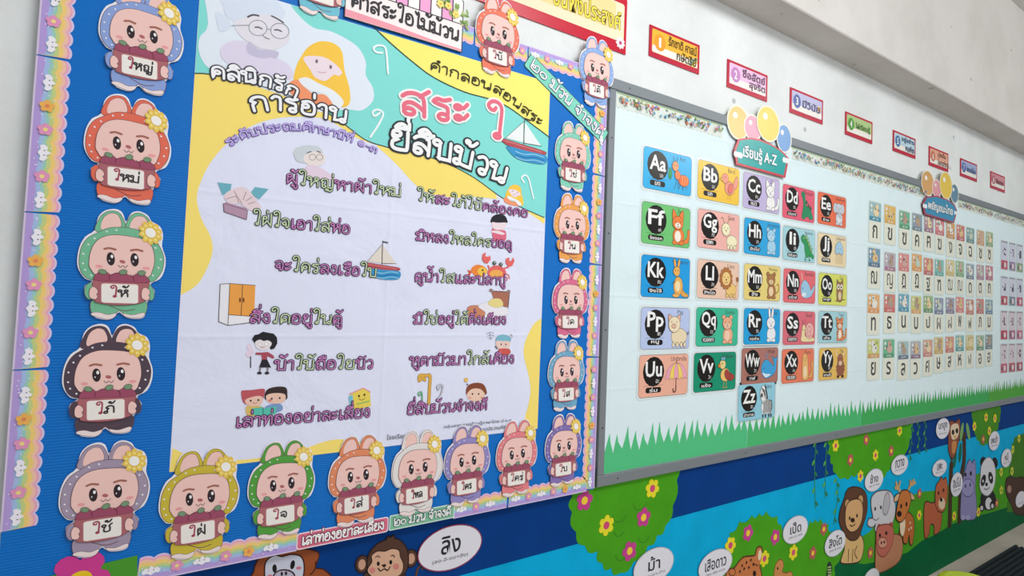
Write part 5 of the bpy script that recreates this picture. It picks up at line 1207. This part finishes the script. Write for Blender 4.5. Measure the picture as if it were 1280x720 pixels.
# corner leaf and big paper flower on the blue board
D2_ = DB + .0003
A = Art(D2_); A.slab(px([(20, 730), (172, 694), (171, 745), (20, 760)], D2_), '#4c9a2e', .0008); tag(A.build('green_paper_panel'), 'green paper panel on the bottom left corner of the blue board', 'paper panel')
c = W(99, 722, D2_); A = Art(DB + .0016); A.slab(flowerpts(c[0], c[1], .046, 5, .34, 90), '#d23f93', .0008); A.fill(ell(c[0] + .002, c[1] - .004, .017, .016), '#f0c828'); tag(A.build('paper_flower'), 'large magenta paper flower with yellow centre, below the lilac cutout', 'paper flower')

FL = [(730.7, 625.7, 'p', 'pink flower at the left edge of the big corner bush, just under the board'), (758, 656.7, 'y', 'yellow flower with pink centre in the middle of the big corner bush'), (787, 688.7, 'p', 'pink flower lowest on the big corner bush'),
 (815.5, 610.5, 'y', 'yellow flower high on the right of the big corner bush'), (804.5, 646.7, 'p', 'pink flower on the right side of the big corner bush'),
 (1044.5, 557, 'y', 'yellow flower at the upper left of the bush above the lion'), (1063, 575, 'p', 'pink flower at the left of the bush above the lion'), (1075.5, 595, 'y', 'yellow flower at the lowest edge of the bush above the lion'),
 (1124.4, 538.4, 'y', 'yellow flower at the upper right of the bush above the elephant'), (1082.8, 549.7, 'p', 'pink flower near the board frame above the elephant sign'), (1094.4, 569, 'y', 'yellow flower right above the elephant sign'), (1114, 563.8, 'p', 'pink flower left of the deer sign'),
 (935, 666.3, 'p', 'pink flower at the upper left of the leopard bush'), (969, 671.3, 'p', 'pink flower left of the duck sign'), (913, 681.7, 'y', 'yellow flower touching the leopard sign'), (955.5, 698.3, 'y', 'yellow flower behind the leopard ear'),
 (991.7, 690.5, 'y', 'yellow flower under the duck sign'), (1016, 691.3, 'p', 'pink flower between the duck and lion signs, lower'), (1029.7, 661.3, 'p', 'small pink flower above the lion sign'),
 (1149, 644, 'y', 'yellow flower right of the deer'), (1149.4, 617, 'p', 'pink flower between the deer and the llama'), (1192.7, 645, 'y', 'yellow flower left of the hippo feet'), (1223, 640, 'y', 'yellow flower between hippo and panda'), (1246, 629, 'p', 'pink flower right of the panda'), (1088, 691, 'p', 'pink flower between the lion and the pig'),
 (1251.5, 590, 'r', 'yellow ring flower right of the panda head'), (1265, 589, 'r', 'yellow ring flower under the last round sign'), (1251.5, 612.7, 'r', 'yellow ring flower beside the panda arm'),
 (1218, 533, 'y', 'yellow flower at the left of the far hanging bush'), (1232.5, 521.7, 'y', 'yellow flower high in the far hanging bush'), (1243.7, 523, 'y', 'yellow flower at the right of the far hanging bush'), (1236.7, 538.7, 'y', 'yellow flower low in the far hanging bush'), (1229, 549, 'p', 'pink flower at the lower tip of the far hanging bush'),
 (1273.7, 548, 'r', 'yellow ring flower at the top of the right edge bush'), (1266, 562, 'r', 'yellow ring flower at the left of the right edge bush')]
DF = DM + .0012
for x, y, t, lab in FL:
    X, Z = W(x, y, DF); r = .031 if x < 1000 else .027
    if x > 1200: r = .028
    pc, cc = {'y': ('#e9dc2c', '#cf4a78'), 'p': ('#c4408e', '#f2cf3c'), 'r': ('#d9d84a', '#4c8a2c')}[t]
    A = Art(DF); A.slab(flowerpts(X, Z, r, 6 if t == 'y' else 5, .30, random.uniform(0, 60)), pc if not (t == 'p' and x > 1000) else '#b85a5c', .0004)
    o = tag(A.build('wall_flower'), lab, 'flower', 'flowers on the painted wall')
    a = Art(DF + .0005); a.fill(ell(X, Z, r * .38, r * .38, n=14), cc); a.build('flower_centre', o)
# hanging vines
VI = [([(1020, 552), (1018, 585), (1019, 636)], 'vine'), ([(1033, 552), (1032, 585), (1031, 622)], 'vine'), ([(1045, 598), (1047, 620), (1042, 655)], 'vine'), ([(1141, 529), (1139, 550), (1137, 576)], 'vine'), ([(1148, 526), (1148, 545), (1148, 568)], 'vine'), ([(1157, 524), (1156, 545), (1157, 565)], 'vine')]
VL = ['leftmost green vine hanging below the board, left of the lion bush', 'short green vine hanging beside the edge of the lion bush', 'leafy vine hanging just above the lion sign', 'vine hanging at the right edge of the bush, left of the owl', 'middle vine hanging left of the owl', 'vine hanging nearest the owl sign']
for (L_, n), lab in zip(VI, VL):
    A = Art(DM + .0005); q = smooth(px(L_, DM), False, 6); A.stroke(q, .005, '#2f8a4c')
    A.up()
    for i in range(1, len(q) - 1, 2):
        x, z = q[i]; s_ = 1 if (i // 2) % 2 else -1; A.e(x + s_ * .011, z, .013, .006, '#58b04a' if i % 4 == 1 else '#2c7a4a', s_ * -50, n=10)
    tag(A.build('painted_vine'), lab, 'vine', 'painted vines under the bulletin board')
# trees right
for L_, w_, lab in (([(1189, 582), (1188, 610), (1187, 655)], .05, 'dark painted tree trunk between the llama and the hippo'), ([(1205, 545), (1205, 575), (1201, 600), (1199, 650)], .05, 'painted tree trunk with two leaves behind the hippo')):
    A = Art(DM + .0004, 'mural'); A.stroke(smooth(px(L_, DM), False, 5), w_, '#4a3628')
    if L_[0][0] > 1200:
        for x, y, rt in ((1202, 540, -70), (1210, 539, 65), (1200, 566, 100)):
            X, Z = W(x, y, DM); A.e(X, Z, .055, .02, '#7fae68' if y < 560 else '#1f6a50', -rt, n=14)
    else:
        X, Z = W(1193.5, 574, DM); A.e(X, Z, .05, .02, '#1f6a50', 70, n=14)
    tag(A.build('painted_tree'), lab, 'tree')
# round name signs
def sign(x, y, hw, hv, word, sub, label, edge='#b8bcc4', tilt=0):
    d = DM + .0034
    X, Z = W(x, y, d); rx = (W(x + hw, y, d)[0] - W(x - hw, y, d)[0]) / 2; rz = (W(x, y - hv, d)[1] - W(x, y + hv, d)[1]) / 2
    A = Art(d); A.slab(ell(X, Z, rx, rz, 0, 40), edge, .0008); A.fill(ell(X, Z, rx - .003, rz - .003, 0, 40), '#e4e2ea')
    o = tag(A.build('name_sign'), label, 'name sign', 'oval animal name signs on the mural')
    a = Art(d + .0012)
    if word: small(a, word, X, Z + rz * .16, min(rx * 1.25, rz * .48 * max(1.3, len([c for c in word if c not in 'ิีืุู้่็']))), rz * .80, '#2c2a30', .012)
    if sub: small(a, sub, X, Z - rz * .48, rx * 1.1, rz * .2, '#4a484e')
    a.build('lettering', o); return o
sign(563.5, 684.5, 40, 28, 'ลิง', '(ลอ-อิ-งอ=ลิง)', 'large white oval sign with maroon edge reading ลิง, right of the monkey', '#8a3a58')
sign(817.5, 707, 25, 22, 'ม้า', '(มอ-อา-ม้า)', 'white oval sign reading ม้า at the bottom edge under the corner bush')
sign(894.5, 706, 21, 19, 'เสือดาว', '(สอ-เอือ-ดาว)', 'white oval sign reading เสือดาว, left of the leopard')
sign(994.3, 662, 15.5, 17, 'เป็ด', '(ปอ-เอะ-ดอ)', 'white oval sign reading เป็ด above the chick')
sign(1044, 679, 13, 16, 'สิงโต', '(สอ-อิ-งอ)', 'white oval sign reading สิงโต beside the lion')
sign(1092.5, 600, 11.5, 14, 'ช้าง', '(ชอ-อา-งอ)', 'white oval sign reading ช้าง above the elephant')
sign(1089, 724, 10, 13, '', '(หอ-มู)', 'white oval sign cut by the bottom edge of the photo, below the pig')
sign(1124.5, 581, 10.5, 12.5, 'กวาง', '(กอ-วา-งอ)', 'white oval sign reading กวาง above the deer')
sign(1174.5, 585, 9, 10.5, 'แพะ', '(พอ-แอะ)', 'white oval sign above the brown llama')
sign(1195.8, 605.5, 7.5, 15, 'ฮิปโป', '(ฮอ-อิ)', 'narrow white oval sign left of the hippo')
sign(1178.5, 535.5, 8.5, 13, 'นกฮูก', '(นอ-กอ)', 'white oval sign left of the owl')
sign(1242.7, 551, 6.7, 12, 'แพนด้า', '(พอ-แอ)', 'white oval sign on the far hanging bush')
sign(1258, 572.5, 6.5, 11.5, 'หมี', '(หอ-มี)', 'white oval sign above the ring flowers, right of the panda')
sign(1275.5, 624, 6, 10, '', '(ลอ)', 'white oval sign over the brown bear at the right edge of the photo')
# painted animals
DA = DM + .0012
OL = '#3a2620'
def animal(name, ox, oy, s, label, fn, d=DA):
    m = Zm(ox, oy, s, d); A = Art(d); fn(A, m); return tag(A.build(name), label, 'painted animal', 'cartoon animals painted on the wall')
def orang(A, m):
    A.sm([(60, 500), (95, 400), (108, 350), (150, 290), (250, 250), (350, 240), (480, 258), (522, 280), (512, 330), (500, 375), (560, 390), (630, 460), (640, 520), (300, 560)], '#9a4e28', m=m, ol='#3f1f16', olw=0.0057)
    A.stroke(smooth([(505, 330), (500, 380), (470, 415)], False), .003, '#3f1f16', m=m)
    A.sm([(168, 400), (178, 330), (230, 292), (280, 300), (340, 286), (400, 298), (422, 350), (412, 440), (350, 500), (220, 500), (178, 450)], '#ced0e0', m=m, ol='#3f1f16', olw=0.0057)
    A.e(230, 375, 15, 28, '#1c1618', m=m); A.e(350, 350, 15, 31, '#1c1618', m=m, rot=12); A.e(391, 372, 18, 11, '#d07a90', m=m, rot=-10); A.e(200, 425, 16, 11, '#d07a90', m=m)
    A.e(293, 430, 66, 42, '#b9b4c6', m=m, ol='#3f1f16', olw=0.0057); A.e(278, 410, 8, 14, '#2a1c1c', m=m); A.e(306, 406, 8, 14, '#2a1c1c', m=m); A.stroke(smooth([(245, 445), (295, 458), (345, 440)], False), .0025, '#3f1f16', m=m)
animal('painted_orangutan', 300, 640, 5.333, 'orange brown orangutan with a pale face under the pink banner', orang)
def monk(A, m):
    A.stroke(smooth([(1150, 470), (1175, 420), (1182, 385), (1205, 358), (1228, 362), (1215, 378)], False), .006, '#5a3c2e', m=m)
    A.sm([(860, 400), (820, 470), (830, 560), (1090, 560), (1100, 470), (1070, 400)], '#54382c', m=m, ol='#2a1814', olw=0.0057)
    for x, y, rt in ((814, 347, 8), (1138, 308, 8)): A.e(x, y, 40, 54, '#54382c', rt, m=m, ol='#2a1814', olw=0.0057); A.e(x - 2 if x < 900 else x + 2, y + 2, 24, 36, '#c99a82', rt, m=m)
    A.sm([(852, 370), (862, 280), (915, 215), (975, 185), (985, 165), (1005, 172), (1022, 158), (1030, 178), (1062, 190), (1105, 240), (1118, 320), (1098, 400), (1020, 450), (900, 450)], '#54382c', m=m, ol='#2a1814', olw=0.0057)
    A.sm([(850, 390), (880, 330), (878, 290), (915, 262), (965, 262), (1010, 245), (1055, 255), (1064, 295), (1085, 350), (1068, 410), (1000, 440), (900, 435)], '#d8ab8e', m=m, ol='#2a1814', olw=0.0042)
    A.e(920, 342, 10, 15, '#1c1412', m=m); A.e(1003, 332, 10, 15, '#1c1412', m=m); A.sm([(942, 350), (972, 346), (960, 368)], '#2c1a16', m=m); A.stroke(smooth([(918, 372), (935, 390), (960, 376), (982, 386), (998, 362)], False), .0028, '#2c1a16', m=m)
    A.e(880, 385, 20, 20, '#d4837a', m=m); A.e(1038, 360, 20, 20, '#d4837a', m=m)
    for q in ([(902, 300), (915, 290), (930, 298)], [(1005, 290), (1018, 284), (1028, 296)]): A.stroke(smooth(q, False), .0022, '#54382c', m=m)
animal('painted_monkey', 300, 640, 5.333, 'dark brown monkey with round ears left of the big oval sign', monk)
def leop(A, m):
    A.sm([(285, 740), (300, 680), (345, 665), (380, 620), (420, 582), (500, 570), (515, 520), (535, 505), (552, 520), (552, 590), (535, 640), (550, 740), (500, 800), (320, 800)], '#c87844', m=m, ol='#5a2c1c', olw=0.0114)
    A.sm([(525, 590), (528, 540), (543, 522), (552, 555), (540, 600)], '#ead7b4', m=m); A.e(330, 690, 22, 24, '#c87844', m=m, ol='#5a2c1c', olw=0.0076)
    for x, y in ((405, 642), (437, 618), (470, 600), (420, 665), (455, 655), (388, 685), (488, 630)): A.e(x, y, 6, 12, '#3a201c', m=m, rot=15)
    A.e(497, 700, 12, 22, '#1c1412', m=m); A.stroke(smooth([(485, 640), (505, 632), (520, 642)], False), .004, '#5a2c1c', m=m)
animal('painted_leopard', 860, 600, 6, 'spotted orange leopard head at the bottom edge beside its sign', leop)
def chick(A, m):
    A.sm([(655, 740), (655, 650), (680, 605), (705, 605), (715, 640), (705, 690), (740, 700), (770, 690), (775, 740)], '#cc8a50', m=m, ol='#8a5028', olw=0.0076); A.e(672, 663, 6, 10, '#1c1412', m=m)
animal('painted_duck', 860, 600, 6, 'tan duck with a raised neck right of the leopard', chick)
def lion(A, m):
    A.sm([(85, 480), (160, 470), (188, 520), (180, 600), (150, 635), (60, 640), (62, 600), (75, 560)], '#d9b276', m=m, ol=OL, olw=0.0114)
    for x in (100, 125): A.stroke([(x, 560), (x - 4, 632)], .005, OL, m=m)
    A.stroke(smooth([(150, 540), (135, 580), (150, 615)], False), .005, OL, m=m)
    A.sm([(72, 262), (92, 205), (130, 188), (178, 200), (205, 240), (208, 330), (182, 420), (155, 490), (110, 502), (72, 460), (44, 392), (50, 325)], '#5f3d2c', m=m, ol=OL, olw=0.0095)
    for x, y in ((91, 288), (170, 262)): A.e(x, y, 14, 28, '#c89a68', m=m, ol=OL, olw=0.0076)
    A.sm([(86, 300), (112, 268), (158, 262), (180, 300), (176, 378), (150, 435), (112, 452), (84, 420), (78, 360)], '#d6a874', m=m, ol=OL, olw=0.0095)
    A.e(103, 372, 5, 12, '#1c1412', m=m); A.e(147, 358, 5, 12, '#1c1412', m=m); A.e(121, 384, 13, 14, '#2a1814', m=m); A.stroke(smooth([(104, 414), (120, 420), (136, 406)], False), .005, OL, m=m)
animal('painted_lion', 1040, 570, 4.8, 'sitting lion with a dark brown mane beside its oval sign', lion)
def eleph(A, m):
    A.sm([(236, 300), (240, 248), (272, 216), (330, 210), (362, 235), (378, 300), (372, 370), (345, 420), (280, 455), (258, 445), (262, 405), (240, 425), (215, 410), (222, 380), (246, 370)], '#cfccd2', m=m, ol='#5a565e', olw=0.0114)
    A.sm([(318, 240), (338, 225), (345, 290), (325, 350), (305, 330)], '#b9b6be', m=m, ol='#5a565e', olw=0.0076)
    A.e(258, 316, 5, 12, '#1c1618', m=m); A.e(292, 308, 5, 12, '#1c1618', m=m); A.stroke(smooth([(240, 370), (262, 385), (280, 372)], False), .004, '#5a565e', m=m)
animal('painted_elephant', 1040, 570, 4.8, 'pale grey elephant between the lion and the deer', eleph, DA)
def deer(A, m):
    for q in ([(412, 215), (395, 190), (385, 160)], [(400, 195), (380, 190)], [(402, 180), (408, 155)], [(452, 215), (468, 180), (490, 145)], [(468, 180), (470, 150)], [(474, 172), (498, 160)]): A.stroke(smooth(q, False), .016, '#c9a26c', m=m)
    A.sm([(430, 340), (478, 358), (492, 420), (482, 520), (468, 525), (462, 470), (448, 520), (428, 512), (424, 440), (404, 470)], '#bb6a34', m=m, ol=OL, olw=0.0114)
    A.sm([(408, 370), (430, 350), (438, 420), (424, 480), (408, 450)], '#ead6b8', m=m)
    for x, y, rt in ((388, 250, 30), (474, 240, -40)): A.e(x, y, 12, 26, '#d8b088', rt, m=m, ol=OL, olw=0.0076)
    A.sm([(398, 260), (418, 212), (455, 212), (470, 258), (452, 330), (420, 388), (392, 385), (384, 350)], '#c8763a', m=m, ol=OL, olw=0.0114)
    A.e(412, 300, 6, 14, '#1c1412', m=m); A.e(444, 288, 6, 14, '#1c1412', m=m); A.e(401, 346, 14, 18, '#1c1412', m=m)
    for x, y in ((466, 400), (472, 430), (458, 440)): A.e(x, y, 4, 8, '#ead6b8', m=m)
animal('painted_deer', 1040, 570, 4.8, 'brown deer with branching antlers, right of the elephant', deer, DA + .0006)
def pig(A, m):
    A.sm([(275, 470), (360, 470), (412, 485), (422, 560), (400, 630), (330, 680), (268, 692), (262, 600)], '#bd8260', m=m, ol='#7a3c34', olw=0.0095)
    for x, y in ((283, 425), (352, 415)): A.sm([(x - 14, y + 20), (x - 4, y - 18), (x + 18, y - 2)], '#a8504c', m=m)
    A.sm([(270, 440), (300, 415), (345, 415), (366, 440), (365, 500), (345, 560), (308, 602), (276, 580), (266, 520)], '#c06a5a', m=m, ol='#7a3c34', olw=0.0095)
    A.e(302, 520, 26, 30, '#d49880', m=m, ol='#7a3c34', olw=0.0076); A.e(295, 520, 5, 10, '#5a2420', m=m); A.e(312, 516, 5, 10, '#5a2420', m=m); A.e(286, 476, 6, 12, '#1c1412', m=m); A.e(324, 462, 6, 12, '#1c1412', m=m)
animal('painted_pig', 1040, 570, 4.8, 'pinkish brown pig sitting in front of the elephant', pig, DA + .0014)
def llama(A, m):
    A.sm([(556, 292), (600, 285), (640, 280), (658, 340), (648, 440), (615, 468), (612, 415), (590, 410), (580, 470), (556, 480)], '#b9603e', m=m, ol=OL, olw=0.0114)
    A.sm([(620, 270), (624, 185), (645, 150), (655, 130), (668, 145), (684, 135), (692, 220), (675, 320), (645, 332), (628, 310)], '#bd6440', m=m, ol=OL, olw=0.0114)
    A.e(658, 285, 20, 36, '#e2c6a8', m=m); A.e(654, 262, 8, 13, '#1c1412', m=m); A.e(638, 222, 5, 12, '#1c1412', m=m); A.e(668, 205, 5, 12, '#1c1412', m=m)
animal('painted_llama', 1040, 570, 4.8, 'reddish brown llama standing right of the deer', llama)
def hippo(A, m):
    A.sm([(772, 370), (775, 250), (785, 150), (808, 60), (826, 25), (842, 45), (855, 25), (862, 100), (858, 200), (866, 290), (858, 372), (800, 378)], '#8f8ab8', m=m, ol='#4a466c', olw=0.0114)
    A.e(814, 190, 36, 52, '#9a95c2', m=m, ol='#4a466c', olw=0.0095); A.e(800, 180, 5, 12, '#4a466c', m=m); A.e(828, 172, 5, 12, '#4a466c', m=m); A.e(800, 112, 6, 13, '#1c1412', m=m); A.e(832, 104, 6, 13, '#1c1412', m=m)
    for x in (785, 815): A.e(x, 368, 14, 16, '#a8a4cc', m=m)
animal('painted_hippo', 1040, 570, 4.8, 'lilac grey hippo left of the panda', hippo)
def panda(A, m):
    A.e(938, 262, 46, 66, '#1d1c20', m=m); A.e(940, 285, 20, 36, '#dcdadc', m=m)
    for x, y in ((898, 308), (962, 296)): A.e(x, y, 16, 26, '#1d1c20', m=m); A.e(x, y + 4, 8, 14, '#cfcccf', m=m)
    for x, y in ((908, 38), (976, 42)): A.e(x, y, 18, 34, '#1d1c20', m=m)
    A.sm([(890, 130), (898, 55), (935, 10), (968, 40), (980, 110), (968, 190), (935, 235), (900, 220), (886, 180)], '#dddbe0', m=m, ol='#8a888c', olw=0.0095)
    A.e(907, 146, 14, 36, '#1d1c20', m=m, rot=12); A.e(951, 130, 14, 36, '#1d1c20', m=m, rot=-8); A.e(905, 150, 4, 9, '#eeeeee', m=m); A.e(951, 130, 4, 9, '#eeeeee', m=m); A.e(926, 170, 8, 11, '#1d1c20', m=m); A.stroke(smooth([(912, 196), (928, 200), (944, 188)], False), .006, '#4a484c', m=m)
animal('painted_panda', 1040, 570, 4.8, 'black and white panda sitting right of the hippo', panda)
def owl(A, m):
    A.stroke(smooth([(790, 690), (800, 720)], False), .02, '#4a3628', m=m)
    A.sm([(785, 470), (800, 462), (822, 470), (848, 450), (852, 520), (838, 620), (806, 706), (778, 660), (776, 560)], '#8f4c38', m=m, ol=OL, olw=0.0114)
    A.sm([(790, 520), (800, 485), (838, 480), (846, 530), (830, 575), (800, 580)], '#e2cdb0', m=m); A.e(806, 535, 9, 18, '#2a1814', m=m); A.e(832, 525, 9, 18, '#2a1814', m=m); A.sm([(812, 560), (826, 556), (820, 580)], '#d8a040', m=m)
    A.sm([(800, 600), (830, 600), (818, 670), (800, 670)], '#c88a4c', m=m)
animal('painted_owl', 1040, 440, 5.333, 'red brown owl perched beside its oval sign under the board', owl)
def bear(A, m):
    A.sm([(1010, 300), (1060, 270), (1130, 290), (1180, 275), (1260, 300), (1290, 420), (1280, 720), (1130, 740), (1080, 640), (1020, 520), (995, 420)], '#4c332a', m=m, ol='#2a1814', olw=0.0114)
    A.e(1045, 425, 26, 50, '#b08478', m=m); A.e(1062, 275, 50, 62, '#8a6a52', m=m) if False else None
animal('painted_bear', 1160, 570, 10.28, 'dark brown bear cut by the right edge of the photo', bear)
def snake(A, m):
    A.stroke(smooth([(1058, 640), (1068, 670), (1052, 700), (1062, 740)], False), .03, '#2c3a30', m=m)
    for y in (655, 675, 695, 715): A.stroke([(1050, y), (1072, y - 4)], .006, '#a8c080', m=m)
animal('painted_snake', 860, 600, 6, 'dark striped snake coiling beside the lion sign', snake)
# lime bucket: only its rim reaches into the picture
A = Art(0); lathe(A, tx, ty, [(.085, .0008), (.10, .012), (.125, .20), (.128, .222), (.122, .236), (.104, .243), (.06, .243)], '#c3d52c', 'plastic', 14)
tag(A.build('bucket'), 'lime yellow plastic bucket with faceted rim at the bottom edge of the photo', 'bucket')
